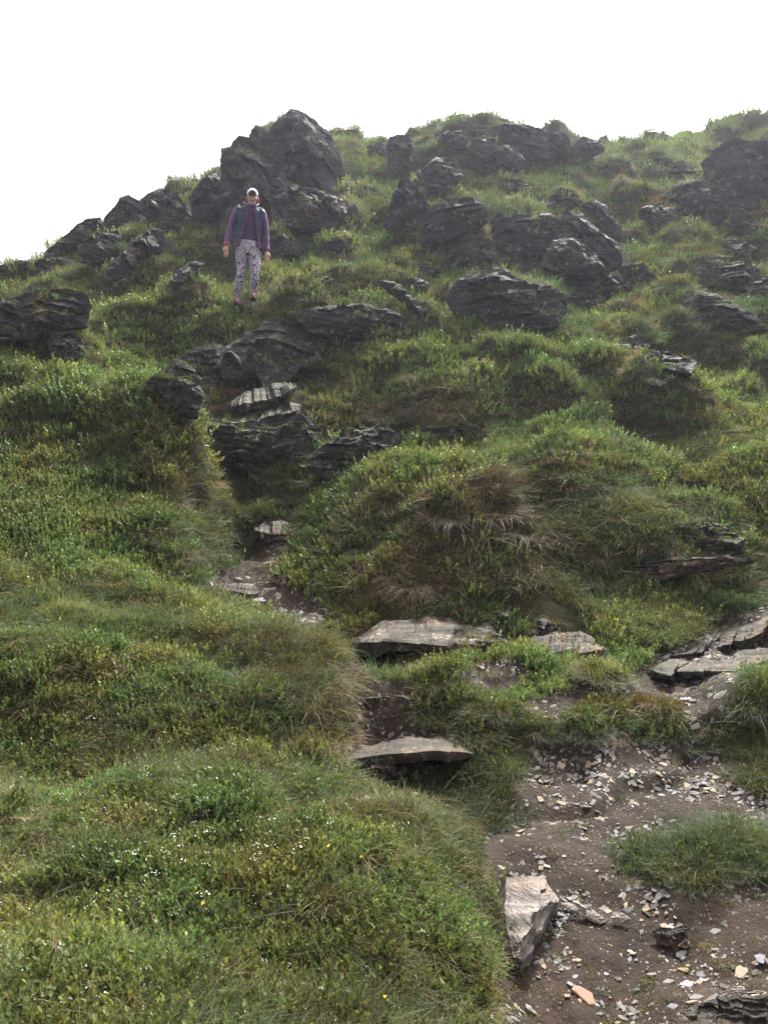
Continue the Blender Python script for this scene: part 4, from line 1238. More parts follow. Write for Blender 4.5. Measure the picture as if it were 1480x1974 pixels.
TUSS = [  # u, v, half width in photo pixels, look, label
    (905, 1500, 80, 'green', "large dark green tussock right of the plank-like stone step"),
    (945, 1580, 62, 'green', "green tussock drooping over the soil below the large dark one"),
    (870, 1560, 45, 'olive', "olive tuft at the left foot of the large dark green tussock"),
    (900, 1410, 60, 'olive', "olive tussock with white blossom, above the right end of the stone step"),
    (960, 1440, 55, 'olive', "brown-tipped tussock beside the left edge of the bare upper soil"),
    (950, 1370, 45, 'green', "fresh green tuft crowning the brown-tipped tussock"),
    (1160, 1300, 60, 'olive', "rounded grass clump where the stony path's two arms meet"),
    (1110, 1310, 40, 'green', "small green tuft leaning on the rounded clump's left side"),
    (1050, 1408, 42, 'green', "leftmost tuft fringing the turf lip over the bare upper soil"),
    (1130, 1415, 42, 'green', "tuft of the turf lip directly under the dead orange grass's left end"),
    (1180, 1418, 36, 'straw', "straw-coloured roots and blades dangling from the turf lip"),
    (1225, 1412, 45, 'green', "bright tuft of the turf lip under the dead orange grass's middle"),
    (1275, 1410, 48, 'green', "bushiest tuft at the right end of the turf lip"),
    (1330, 1432, 32, 'green', "small tuft beyond the turf lip, beside a long pale stone"),
    (1270, 1345, 55, 'rust', "flat patch of dead orange grass lying on the stony path"),
    (1205, 1640, 46, 'green', "leftmost tussock of the grass island in the lower path"),
    (1275, 1650, 44, 'green', "tussock in the grass island's left half, blades sprawling forward"),
    (1345, 1640, 46, 'green', "middle tussock of the grass island in the lower path"),
    (1410, 1660, 46, 'green', "tussock right of the grass island's middle"),
    (1470, 1640, 44, 'olive', "tussock of the grass island cut by the right edge"),
    (1240, 1590, 45, 'green', "rear left tuft on top of the grass island"),
    (1320, 1580, 45, 'green', "rear middle tuft on top of the grass island"),
    (1400, 1585, 48, 'green', "rear right tuft on top of the grass island"),
    (1232, 1690, 34, 'olive', "brownish tuft hanging off the grass island's front left"),
    (1335, 1700, 42, 'green', "wet tuft hanging off the grass island's front middle"),
    (1450, 1350, 65, 'green', "tall leafy tussock at the right edge beside the stony path"),
    (1420, 1420, 52, 'green', "tussock with white blossom below the tall one at the right edge"),
    (1465, 1480, 52, 'green', "lower tussock at the right edge above the soil patch"),
    (1470, 1300, 50, 'olive', "pale grey-green tussock topping the right-edge bank"),
    (1060, 1600, 34, 'olive', "thin brownish tuft alone in the soil left of the grass island"),
    (640, 1330, 42, 'straw', "upper straw tuft hanging off the left bank over the path"),
    (665, 1395, 42, 'straw', "long straw tuft curling round the left bank's corner"),
    (640, 1440, 36, 'straw', "lowest straw tuft at the left bank's corner, above the stone step"),
    (590, 1265, 40, 'straw', "straw tuft on the left bank's brow below the shaly bend"),
    (560, 1320, 42, 'brown', "brown tangle of stems over the left bank's bare hollow"),
    (500, 1330, 36, 'brown', "thin brown stems left of the bare hollow of the left bank"),
    (355, 1365, 26, 'straw', "single arching bunch of pale dead blades on the left bank"),
    (310, 1935, 40, 'straw', "splayed bunch of dry stalks at the bottom left of the foreground"),
    (345, 1965, 34, 'straw', "curled dry blades at the very bottom of the foreground bank"),
    (620, 1225, 50, 'green', "blue-green tuft at the left end of the lichen-crusted slab"),
    (560, 1100, 36, 'straw', "drooping straw-edged tuft at the right side of the gully path"),
    (520, 1085, 30, 'olive', "low tuft between the gully path and the drooping straw one"),
    (470, 1070, 40, 'olive', "tuft on the left side of the gully path below the reddish step"),
    (430, 1010, 42, 'green', "dark tuft in the shade of the left mound's flank"),
    (450, 955, 40, 'green', "long-bladed tuft at the gully head's left"),
    (540, 960, 44, 'green', "shaggy tuft roofing the dark recess at the gully head"),
    (610, 955, 40, 'olive', "grey-green tuft right of the gully head's dark recess"),
    (790, 1115, 48, 'straw', "largest straw tuft on the big hummock's front"),
    (740, 1130, 34, 'straw', "straw tuft left of the hummock's largest one"),
    (850, 1130, 36, 'brown', "brown tuft at the foot of the big hummock"),
    (880, 1165, 28, 'rust', "small orange tuft at the big hummock's foot beside a yellow flower"),
    (940, 980, 52, 'brown', "brown shaggy cap on the big hummock's shoulder"),
    (1000, 1020, 44, 'brown', "brown tuft draped over the big hummock's right side"),
    (860, 990, 40, 'brown', "brown wiry tuft on top of the big hummock"),
    (720, 1050, 44, 'olive', "olive tuft on the big hummock's left flank"),
    (1010, 1205, 34, 'straw', "straw tuft growing between the two ragged slabs"),
    (735, 1205, 30, 'straw', "straw tuft on the lichen-crusted slab's left top"),
    (700, 1290, 32, 'olive', "tuft with white arching blades under the overhanging slab"),
    (760, 1290, 38, 'green', "green tuft just below the overhanging slab's middle"),
    (840, 1310, 46, 'olive', "olive tuft on the turf below the overhanging slab's right end"),
    (930, 1290, 40, 'olive', "olive tuft left of the small soil patch under the slabs"),
    (810, 1370, 40, 'olive', "brown-green tuft beside the soil riser above the stone step"),
    (1060, 1300, 34, 'olive', "white-flowered tuft below the ragged slab with a white spot"),
    (1010, 870, 40, 'green', "fresh tuft at the left end of the bright grass brow"),
    (1090, 868, 44, 'green', "fresh tuft in the middle of the bright grass brow"),
    (1180, 935, 46, 'green', "lush tuft right of the orange moss patch"),
    (1120, 1110, 38, 'green', "dark green tuft at the left end of the undercut ledge"),
    (1330, 1115, 28, 'straw', "straw tuft below the undercut ledge"),
    (1150, 1070, 26, 'straw', "pale straw wisp on the undercut ledge's left tip"),
    (1290, 1050, 36, 'straw', "straw tuft left of the half-buried boulder"),
    (800, 780, 50, 'straw', "wide straw-coloured brow tuft over the dark rock band"),
    (870, 790, 44, 'straw', "straw tuft right of the wide brow tuft"),
    (740, 800, 40, 'brown', "brown fringe hanging left of the dark rock band"),
    (440, 745, 40, 'straw', "straw tuft on top of the stacked ledges"),
    (400, 780, 40, 'straw', "straw tuft beside the round dark boulder"),
    (500, 580, 34, 'straw', "dry tuft on the brow hiding the hiker's left foot"),
    (464, 588, 40, 'olive', "olive tuft just below the hiker's feet, on the left"),
    (506, 586, 40, 'green', "green tuft just below the hiker's feet, on the right"),
    (1270, 398, 34, 'rust', "orange mossy tuft on the rust-tinged rock"),
]
for (u, v, hw, look, lb) in TUSS:
    p = hit(u, v)
    if p is None:
        continue
    o = bpy.data.objects.new("grass_tussock", TMESH[look][tr_.integers(0, 3)])
    COL.objects.link(o)
    n = normal_at(p[:1], p[1:2])[0]
    n = n * .55 + np.array([0, 0, .6]); n /= np.linalg.norm(n)
    dist = np.linalg.norm(p - CAM)
    s = hw * (1.05 if 880 < v < 1180 else .8) * dist / FPX
    o.location = Vector(p - n * .12 * s)
    o.rotation_euler = tuple(euler_for(n[None], np.array([tr_.uniform(0, 6.28)]))[0])
    o.scale = (s, s, s * .8)
    tag(o, lb, "grass tussock", "grass tussocks along the path and hummocks")

# flowers
fl = NB("flower_petal_white"); fl.b.inputs['Base Color'].default_value = (0.66, 0.67, 0.56, 1); fl.b.inputs['Roughness'].default_value = .6; M['petal'] = fl.m
fy = NB("flower_petal_yellow"); fy.b.inputs['Base Color'].default_value = (0.75, 0.50, 0.02, 1); fy.b.inputs['Roughness'].default_value = .5; M['yellow'] = fy.m
M['stem'] = simple_mat("flower_stem", (0.05, 0.075, 0.02), .5)


def floret(c, n, r, npet, rg):
    a = np.arange(npet) * 2 * np.pi / npet + rg.uniform(0, 6)
    t = np.cross(n, [0.3, 0.9, 0.1]); t /= np.linalg.norm(t); b = np.cross(n, t)
    D = np.outer(np.cos(a), t) + np.outer(np.sin(a), b) + n * .25
    return leaves(np.repeat(c[None], npet, 0), D, np.repeat(n[None], npet, 0), np.full(npet, r), np.full(npet, r * .8), rg)


def cluster(nf, spread, r, npet, h, rg):
    Vs, Fs, off = [], [], 0
    for k in range(nf):
        c = np.array([rg.normal(0, spread), rg.normal(0, spread), h * rg.uniform(.75, 1.1)])
        n = np.array([rg.normal(0, .45), -.25 + rg.normal(0, .45), 1.0]); n /= np.linalg.norm(n)
        V, F = floret(c, n, r * rg.uniform(.75, 1.2), npet, rg)
        Vs.append(V); Fs.append(F + off); off += len(V)
    return np.concatenate(Vs), np.concatenate(Fs)


def stems(nf, spread, h, rg):
    V, F, B = blades(rg, nf, spread, h * .95, .0022, .3, .1)
    return V, F


WF = []
for k in range(5):
    V, F = cluster(6, .011, .0042, 4, .05, tr_)
    o = new_obj("white_blossom_kind_%d" % k, V, F, M['petal']); COL.objects.unlink(o)
    V2, F2 = stems(5, .012, .05, tr_)
    q = new_obj("stem", V2, F2, M['stem']); COL.objects.unlink(q)
    WF.append((o, q))
BLOSSOM = collection('blossom kinds', [w[0] for w in WF])
WZ = [(150, 1020, 150, 50, 30), (170, 1110, 180, 40, 40), (330, 1600, 190, 90, 40), (480, 1540, 190, 70, 34), (230, 1740, 240, 120, 44), (160, 1880, 200, 80, 22), (420, 1640, 160, 60, 20),
      (1150, 975, 170, 40, 60), (1240, 1185, 80, 30, 60), (885, 1420, 35, 22, 50), (1440, 1340, 40, 70, 30), (1060, 770, 260, 40, 60), (860, 650, 160, 30, 40), (1180, 690, 200, 40, 60), (1400, 760, 80, 60, 30),
      (850, 1310, 60, 25, 20), (760, 940, 120, 40, 30), (1040, 1290, 60, 30, 20), (900, 1540, 60, 40, 16), (620, 1480, 160, 40, 25), (560, 1640, 260, 70, 30), (800, 1620, 80, 50, 10)]
wpts = []
for (u, v, ru, rv, n) in WZ:
    for k in range(n):
        wpts.append((u + tr_.normal(0, ru * .55), v + tr_.normal(0, rv * .55)))
wpts = [w for w in wpts if 0 < w[0] < 1480 and w[1] < 1970]
H3 = [(w, hit(*w)) for w in wpts]
H3 = [(w, p) for w, p in H3 if p is not None]
onp = path_mask(np.array([p for w, p in H3]))
H3 = [h for h, b in zip(H3, onp) if not b]
H3.sort(key=lambda h: h[1][1])
for k, (w, p) in enumerate(H3[:240]):
    o0, q0 = WF[k % 5]
    o = bpy.data.objects.new("white_flower", None)
    COL.objects.link(o)
    sc = tr_.uniform(.42, .88) * max(1, p[1] / 4.5) ** .4
    o.location = Vector(p + np.array([0, 0, .018])); o.rotation_euler = (tr_.normal(0, .15), tr_.normal(0, .15), tr_.uniform(0, 6)); o.scale = (sc, sc, sc)
    side = "left bank" if w[0] < 720 else "right-hand turf"
    tag(o, "small cluster of white bedstraw blossom in the turf of the left bank" if w[0] < 640 else "small cluster of white bedstraw blossom in the turf beside and above the path", "white flower", "white bedstraw flowers in the turf")
    for nm, d in (("blossom", o0), ("stem", q0)):
        c = d.copy(); c.name = nm; c.parent = o; COL.objects.link(c)
rest = np.array([p for w, p in H3[240:]])
# finer blossom flecks nobody could count; their white also stands for dew glints
um = (RNG.uniform(0, 1, NK) < .11) & (Yk[:NK] < 12.5) & (Yk[:NK] > 2.0) & ~onpath[:NK] & (ncs[:NK] + .6 * na[:NK] > -.05)
rest = np.concatenate([rest, Pc[:NK][um]])
rest[:, 2] += .022 * np.maximum(1, rest[:, 1] / 4) ** .5
nr_ = len(rest)
scatter("white_flowers_and_glints", rest, np.stack([tr_.normal(0, .2, nr_), tr_.normal(0, .2, nr_), tr_.uniform(0, 6.28, nr_)], 1),
        tr_.uniform(.25, .7, nr_) * np.maximum(1, rest[:, 1] / 4.5) ** .5, tr_.integers(0, 5, nr_), np.ones((nr_, 3)), BLOSSOM, M['petal'], "tiny white blossoms sprinkled through the turf, some standing in for dew glints")

YF = [(370, 1228), (309, 1212), (115, 1558), (192, 1618), (636, 1656), (582, 1690), (803, 1685), (391, 1747), (340, 1785), (693, 1667), (725, 1957), (118, 1430)]
V, F = cluster(1, 0, .0085, 4, .075, tr_)
ym = new_obj("yellow_kind", V, F, M['yellow']); COL.objects.unlink(ym)
for k, (u, v) in enumerate(YF + [(900, 1148)]):
    p = hit(u, v + 6)
    o = bpy.data.objects.new("yellow_flower", None); COL.objects.link(o)
    o.location = Vector(p); o.rotation_euler = (.5 + tr_.normal(0, .2), tr_.normal(0, .25), tr_.normal(0, .3))
    s = tr_.uniform(.7, 1.15) * (1.3 if p[1] > 6 else 1); o.scale = (s, s, s)
    tag(o, "small four-petalled yellow flower in the turf of the left bank" if k < len(YF) else "lone yellow flower at the foot of the big hummock", "yellow flower", "yellow flowers on the left bank" if k < len(YF) else None)
    c = ym.copy(); c.name = "petals"; c.parent = o; COL.objects.link(c)
    c = WF[k % 5][1].copy(); c.name = "stem"; c.parent = o; COL.objects.link(c)

# leafy bilberry sprigs close to the camera
M['sprig'] = own_leaf_mat("bilberry_sprig_leaf", (0.085, 0.115, 0.028), .4, .36, (0.17, 0.10, 0.04), .08)
SP = []
for k in range(5):
    o = quadmesh("sprig_kind", *sprig(tr_, 5, .03, .10, 9, .026, .55, .45), M['sprig']); SP.append(o.data); bpy.data.objects.remove(o)
SPR = [(95, 1720), (160, 1790), (215, 1645), (180, 1660), (300, 1580), (320, 1600), (130, 1590), (690, 1840), (560, 1740), (760, 1870), (800, 1915), (900, 1880), (930, 1905), (660, 1960), (540, 1965), (470, 1960), (620, 1895), (905, 1960), (700, 1900),
       (250, 1430), (290, 1410), (400, 1420), (520, 1425), (470, 1410), (80, 1440), (60, 1500), (760, 1700), (860, 1700), (400, 1870), (265, 1840), (40, 1640), (30, 1560), (850, 1930), (590, 1840), (960, 1720), (90, 1880), (350, 1900), (730, 1960), (820, 1970), (780, 1830), (380, 1320), (320, 1340), (430, 1290), (250, 1230), (200, 1330)]
for (u, v) in SPR:
    p = hit(u, v)
    o = bpy.data.objects.new("bilberry_sprig", SP[tr_.integers(0, 5)]); COL.objects.link(o)
    o.location = Vector(p); o.rotation_euler = (tr_.normal(.1, .15), tr_.normal(0, .2), tr_.uniform(0, 6.28))
    s = tr_.uniform(.7, 1.2); o.scale = (s, s, s)
    tag(o, "leafy bilberry sprig with reddish tips rising from the left foreground bank", "bilberry sprig", "bilberry sprigs on the left foreground bank")

# loose stones
SCOL = {'grey': (0.17, 0.155, 0.15), 'pale': (0.34, 0.31, 0.285), 'lilac': (0.27, 0.26, 0.285), 'tan': (0.28, 0.205, 0.14), 'orange': (0.27, 0.155, 0.095), 'dark': (0.075, 0.064, 0.058)}
SMAT = {k: simple_mat(k + "_stone", c, .5, .4, .3, 14, .5) for k, c in SCOL.items()}
SMESH = {}


def flake(rg):
    n = rg.integers(5, 9)
    a = np.sort(np.arange(n) * 2 * np.pi / n + rg.uniform(-.35, .35, n))
    r = rg.uniform(.62, 1.05, n)
    pts = np.stack([r * np.cos(a), r * np.sin(a) * rg.uniform(.38, .7)], 1)
    t = rg.uniform(.045, .11)
    tilt = rg.normal(0, .12, 2)
    V = []
    for (z, k) in ((-t, .9), (-.1 * t, 1.0), (.75 * t, .9), (t, .72)):
        jj = 1 + rg.normal(0, .03, n)
        V += [(x * k * j, y * k * j, z + (tilt[0] * x + tilt[1] * y) * (z > 0)) for (x, y), j in zip(pts, jj)]
    F = []
    for L_ in range(3):
        F += [(L_ * n + i, L_ * n + (i + 1) % n, (L_ + 1) * n + (i + 1) % n, (L_ + 1) * n + i) for i in range(n)]
    F += [tuple(range(3 * n, 4 * n)), tuple(reversed(range(n)))]
    return V, F


FL = [flake(tr_) for k in range(10)]


def stone(u, v, w, hh, colr, label, group=None, rz=None):
    p = hit(u, v)
    if p is None:
        return
    # stones that lie on a slab rest on the slab itself
    k = tr_.integers(0, 10)
    key = (k, colr)
    if key not in SMESH:
        o = new_obj("stone_kind", FL[k][0], FL[k][1], SMAT[colr], None, False); SMESH[key] = o.data; bpy.data.objects.remove(o)
    o = bpy.data.objects.new("loose_stone", SMESH[key]); COL.objects.link(o)
    n = normal_at(p[:1], p[1:2])[0] + tr_.normal(0, .11, 3) + np.array([0, -.15, 0]); n /= np.linalg.norm(n)
    s = .5 * w * np.linalg.norm(p - CAM) / FPX
    o.rotation_euler = tuple(euler_for(n[None], np.array([tr_.normal(0, .35) if rz is None else rz]))[0])
    o.location = Vector(p + n * .05 * s)
    o.scale = (s, s * np.clip(2.2 * hh / w, .6, 1.7), s)
    tag(o, label, "stone", group)
    return o


BIG = [
    (1124, 1920, 54, 22, 'orange', "large leaf-shaped orange stone at the bottom of the path", -.5),
    (1324, 1897, 22, 20, 'lilac', "smooth upright lilac stone right of the bottom path's middle", .8),
    (1267, 1933, 28, 14, 'lilac', "flat bluish stone, left of the pair at the corner slab's tip", .1),
    (1292, 1944, 32, 12, 'lilac', "long bluish stone touching the corner slab's tip", .2),
    (1371, 1926, 36, 14, 'grey', "oblong grey stone lying above the bottom right corner slab", -.4),
    (1335, 1932, 28, 10, 'tan', "thin layered tan stone above the corner slab's left end", .1),
    (1318, 1870, 24, 13, 'orange', "rusty tan stone above the smooth lilac one", -.2),
    (1428, 1876, 28, 22, 'tan', "rounded beige flake in the lower right gravel", -.6),
    (1465, 1848, 24, 16, 'lilac', "bluish stone by the right edge of the lower path", .3),
    (1454, 1856, 12, 7, 'orange', "little bright orange chip by the right edge", 0),
    (1189, 1803, 18, 15, 'pale', "white squarish pebble under the small whitish rock", .1),
    (1225, 1551, 22, 13, 'pale', "white three-cornered stone in the middle of the soil patch", -.3),
    (1182, 1508, 24, 9, 'tan', "pinkish-tan stone in the centre of the soil patch", .1),
    (1280, 1475, 26, 14, 'tan', "slanted grey-tan flake high in the soil patch", -.6),
    (1388, 1341, 44, 11, 'pale', "longest pale flake on the upper stony path", .2),
    (1321, 1348, 38, 7, 'pale', "slim pale flake beside the dead orange grass", .1),
    (1339, 1402, 28, 9, 'pale', "bright white flake right of the turf lip", -.2),
    (1449, 1540, 16, 14, 'lilac', "bluish stone at the right end of the soil patch", .2),
    (1088, 1551, 36, 10, 'tan', "pinkish flat flake low in the soil patch's left part", -.15),
    (1368, 1475, 20, 10, 'lilac', "flat lilac flake in the soil patch's upper right", .1),
    (1421, 1490, 22, 10, 'pale', "pale angled flake right of the flat lilac one", .4),
    (963, 1672, 28, 8, 'pale', "pale sliver just above the pale wedge-shaped rock", -.1),
    (1329, 1309, 20, 10, 'lilac', "rounded bluish stone on the upper stony path", .0),
    (1035, 1458, 20, 10, 'lilac', "square bluish flake at the soil patch's top left corner", -.3),
    (1036, 1480, 11, 16, 'pale', "upright pale flake under the square bluish one", .9),
]
for (u, v, w, hh, c, lb, rz) in BIG:
    stone(u, v, w, hh, c, lb, None, rz)
AREAS = [  # sampling boxes on the path with one shared description each
    ((960, 1760, 1480, 1974), 105, "slate chip in the gravelly lower path", 7, 30),
    ((940, 1640, 1120, 1700), 22, "slate flake packed behind the pale wedge-shaped rock", 8, 26),
    ((1000, 1440, 1470, 1590), 70, "slate chip strewn over the bare upper soil patch", 7, 24),
    ((1010, 1345, 1110, 1385), 18, "slate flake heaped left of the dead orange grass", 8, 20),
    ((1230, 1240, 1430, 1400), 48, "slate flake on the upper stony path", 7, 22),
    ((400, 1110, 650, 1210), 60, "shaly flake paving the gully path's bend", 8, 26),
    ((490, 1010, 575, 1090), 12, "slate flake on the gully path's climb", 7, 18),
    ((690, 1480, 830, 1540), 22, "slate chip on the dark soil under the stone step", 6, 18),
    ((680, 1330, 800, 1400), 8, "slate chip on the soil riser above the stone step", 5, 14),
]
cand = []
for (x0, y0, x1, y1), n, lb, smin, smax in AREAS:
    made = 0
    for tries in range(n * 4):
        u, v = tr_.uniform(x0, x1), tr_.uniform(y0, y1)
        p = hit(u, v)
        if p is None or not path_mask(p[None])[0]:
            continue
        w = smin + (smax - smin) * tr_.uniform() ** 2.2
        stone(u, v, w, w * tr_.uniform(.3, .6), tr_.choice(['grey', 'pale', 'lilac', 'tan', 'orange', 'dark'], p=[.46, .2, .14, .1, .015, .085]), lb, lb.replace("slate", "loose slate", 1) + "s")
        made += 1
        if made >= n * .72:
            break

# gravel and crumbs nobody could count
GR = collection('gravel kinds', [new_obj("gravel_kind_%d" % k, np.array(FL[k][0]), FL[k][1], SMAT[['grey', 'dark', 'grey', 'tan', 'dark', 'lilac'][k]], None, False) for k in range(6)])
for o in GR.objects:
    COL.objects.unlink(o)
ng_ = 85000
gs = RNG.uniform(-.36, .52, ng_); gy = np.exp(RNG.uniform(math.log(2.4), math.log(8.6), ng_))
gp = np.stack([gs * gy, gy, H(gs * gy, gy)], 1)
gm = path_mask(gp) & (fbm(gp * 2.2, 3, 333) + RNG.normal(0, .2, ng_) > -.02) & ~inside_rock(gp)
gp = gp[gm]
gn = normal_at(gp[:, 0], gp[:, 1]) + RNG.normal(0, .13, (len(gp), 3)); gn /= np.linalg.norm(gn, axis=1)[:, None]
scatter("gravel", gp, euler_for(gn, RNG.uniform(0, 6.28, len(gp))), (.0014 + .0095 * RNG.uniform(0, 1, len(gp)) ** 3.2) * np.maximum(gp[:, 1], 2.5) ** .75,
        RNG.integers(0, 6, len(gp)), np.ones((len(gp), 3)), GR, SMAT['grey'], "fine slate gravel and crumbs on the dark path soil")
# ------------------------------------------------------------------ the hiker
PM = {
    'skin': simple_mat("skin", (0.60, 0.34, 0.25), .5, .4, .08, 20),
    'jacket': simple_mat("purple_jacket_cloth", (0.095, 0.032, 0.135), .55, .35, .25, 9, .3),
    'shirt': simple_mat("dark_purple_top", (0.052, 0.018, 0.075), .75, .2, .2, 9, .3),
    'vest': simple_mat("teal_vest_mesh", (0.012, 0.045, 0.075), .7, .25, .25, 60, .3),
    'zip': simple_mat("pink_zip_tape", (0.42, 0.06, 0.12), .5),
    'lining': simple_mat("grey_jacket_lining", (0.20, 0.19, 0.24), .7),
    'cap': simple_mat("pale_grey_cap_cloth", (0.80, 0.80, 0.86), .8, .2, .08, 40),
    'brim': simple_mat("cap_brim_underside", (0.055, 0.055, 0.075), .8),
    'hair': simple_mat("auburn_hair", (0.20, 0.085, 0.045), .5, .4, .4, 90),
    'shoe': simple_mat("orange_trail_shoe", (0.42, 0.12, 0.05), .6),
    'white': simple_mat("white_plastic", (0.65, 0.65, 0.66), .4),
    'dark': simple_mat("dark_eye", (0.02, 0.015, 0.015), .3),
    'teeth': simple_mat("smile_teeth", (0.7, 0.66, 0.6), .4),
    'lip': simple_mat("lips", (0.36, 0.13, 0.11), .5),
    'blue': simple_mat("blue_drinking_tube", (0.02, 0.10, 0.40), .4),
}


def leggings_mat():
    b = NB("floral_leggings_cloth")
    v = b.coords('Object')
    a = b.t.nodes.new("ShaderNodeTexVoronoi"); a.inputs['Scale'].default_value = 62
    b.t.links.new(v, a.inputs['Vector'])
    sp = b.t.nodes.new("ShaderNodeSeparateColor"); b.t.links.new(a.outputs['Color'], sp.inputs[0])
    c = b.ramp(sp.outputs[0], [(0.0, (0.035, 0.03, 0.09)), (0.20, (0.06, 0.055, 0.15)), (0.22, (0.55, 0.50, 0.62)), (0.74, (0.66, 0.60, 0.70)), (0.78, (0.42, 0.13, 0.20)), (0.86, (0.45, 0.25, 0.16)), (0.92, (0.22, 0.20, 0.42))])
    b.t.nodes[-1].color_ramp.interpolation = 'CONSTANT'
    ed = b.ramp(a.outputs['Distance'], [(0.4, 1.0), (0.65, 0.45)])
    c = b.mix(1.0, c, ed, 'MULTIPLY')
    b.link(c, b.b, 'Base Color'); b.b.inputs['Roughness'].default_value = .75
    return b.m


PM['legs'] = leggings_mat()


class Blob:
    def __init__(s):
        s.V, s.F = [], []

    def tube(s, secs, n=20):
        """closed tube through horizontal-ish rings (x, y, z, rx, ry)"""
        o = len(s.V)
        for (x, y, z, rx, ry) in secs:
            for k in range(n):
                a = 2 * math.pi * k / n
                s.V.append((x + rx * math.cos(a), y + ry * math.sin(a), z))
        for r in range(len(secs) - 1):
            for k in range(n):
                s.F.append((o + r * n + k, o + r * n + (k + 1) % n, o + (r + 1) * n + (k + 1) % n, o + (r + 1) * n + k))
        s.F.append(tuple(o + k for k in reversed(range(n))))
        s.F.append(tuple(o + (len(secs) - 1) * n + k for k in range(n)))

    def limb(s, pts, rad, n=14):
        """round limb along any path, rounded ends"""
        P = [Vector(p) for p in pts]
        T = [(P[min(i + 1, len(P) - 1)] - P[max(i - 1, 0)]).normalized() for i in range(len(P))]
        rings = [(P[0] - T[0] * rad[0] * .8, T[0], rad[0] * .45), (P[0] - T[0] * rad[0] * .3, T[0], rad[0] * .9)]
        rings += [(p, t, r) for p, t, r in zip(P, T, rad)]
        rings += [(P[-1] + T[-1] * rad[-1] * .3, T[-1], rad[-1] * .9), (P[-1] + T[-1] * rad[-1] * .8, T[-1], rad[-1] * .45)]
        o = len(s.V)
        for c, t, r in rings:
            x = t.cross(Vector((0.13, 1, 0.21))).normalized(); y = t.cross(x)
            for k in range(n):
                a = 2 * math.pi * k / n
                s.V.append(tuple(c + x * (r * math.cos(a)) + y * (r * math.sin(a))))
        for q in range(len(rings) - 1):
            for k in range(n):
                s.F.append((o + q * n + k, o + q * n + (k + 1) % n, o + (q + 1) * n + (k + 1) % n, o + (q + 1) * n + k))
        s.F.append(tuple(o + k for k in reversed(range(n))))
        s.F.append(tuple(o + (len(rings) - 1) * n + k for k in range(n)))

    def ball(s, c, r, rot=None, n=16):
        o = len(s.V)
        m = n // 2
        R = Matrix.Rotation(rot[0], 3, rot[1]) if rot else None
        for i in range(1, m):
            th = math.pi * i / m
            for k in range(n):
                a = 2 * math.pi * k / n
                q = Vector((r[0] * math.sin(th) * math.cos(a), r[1] * math.sin(th) * math.sin(a), r[2] * math.cos(th)))
                if R: q = R @ q
                s.V.append(tuple(q + Vector(c)))
        top = len(s.V); q = Vector((0, 0, r[2])); q = R @ q if R else q; s.V.append(tuple(q + Vector(c)))
        q = Vector((0, 0, -r[2])); q = R @ q if R else q; s.V.append(tuple(q + Vector(c)))
        for i in range(m - 2):
            for k in range(n):
                s.F.append((o + i * n + k, o + (i + 1) * n + k, o + (i + 1) * n + (k + 1) % n, o + i * n + (k + 1) % n))
        for k in range(n):
            s.F.append((o + k, o + (k + 1) % n, top))
            s.F.append((o + (m - 2) * n + (k + 1) % n, o + (m - 2) * n + k, top + 1))

    def mesh(s, name, mat, parent, voxel=None, smooth=4, wrinkle=0.0):
        o = new_obj(name, s.V, s.F, mat, parent, True)
        bm = bmesh.new(); bm.from_mesh(o.data); bmesh.ops.recalc_face_normals(bm, faces=bm.faces); bm.to_mesh(o.data); bm.free()
        if voxel:
            md = o.modifiers.new('one_skin', 'REMESH'); md.mode = 'VOXEL'; md.voxel_size = voxel; md.use_smooth_shade = True
            ms = o.modifiers.new('soft', 'SMOOTH'); ms.factor = .5; ms.iterations = smooth
            dg = bpy.context.evaluated_depsgraph_get()
            me = bpy.data.meshes.new_from_object(o.evaluated_get(dg))
            o.modifiers.clear()
            o.data = me
            if not me.materials:
                me.materials.append(mat)
            if wrinkle:
                n = len(me.vertices)
                co = np.empty(n * 3, np.float32); me.vertices.foreach_get('co', co); co = co.reshape(-1, 3)
                no = np.empty(n * 3, np.float32); me.vertices.foreach_get('normal', no); no = no.reshape(-1, 3)
                w = fbm(co * np.array([9, 9, 26]), 3, 71)
                co = co + no * (w * wrinkle)[:, None]
                me.vertices.foreach_set('co', co.astype(np.float32).ravel()); me.update()
        return o


pf = hit(478, 574)
PX = np.linalg.norm(pf - CAM) / FPX
S = float(np.clip(PX / 7.59 * 1000, .90, 1.06))
per = bpy.data.objects.new("person", None)
COL.objects.link(per)
per.location = Vector(pf - np.array([0, 0, .12])); per.scale = (S * .92, S * .96, S)
per.rotation_euler = (0, 0, math.atan2(-pf[0], pf[1]) * 1.0)
tag(per, "smiling hiker in pale cap, open purple jacket and floral leggings standing on the slope", "person")

B = Blob()
# trunk, legs
B.tube([(-.012, 0, .76, .15, .09), (-.015, 0, .84, .175, .105), (-.01, 0, .95, .145, .09), (0, 0, 1.08, .135, .095), (.0, 0, 1.22, .155, .105), (.0, 0, 1.34, .165, .095), (.01, 0, 1.40, .12, .075), (.02, -.005, 1.43, .06, .06)])
legL = [(-.108, 0, .80, .090, .10), (-.104, -.012, .62, .080, .09), (-.108, -.045, .47, .058, .066), (-.122, -.05, .41, .054, .062), (-.146, -.005, .27, .064, .068), (-.158, .03, .12, .042, .046), (-.160, .03, .03, .040, .045)]
legR = [(.085, 0, .80, .090, .10), (.092, -.03, .62, .082, .09), (.096, -.09, .48, .060, .068), (.094, -.10, .43, .056, .063), (.084, -.06, .30, .064, .068), (.078, -.03, .16, .043, .047), (.078, -.03, .10, .040, .045)]
for lg in (legL, legR):
    B.tube(lg)
B.ball((-.16, -.03, .015), (.04, .11, .035)); B.ball((.08, -.08, .085), (.04, .11, .035))
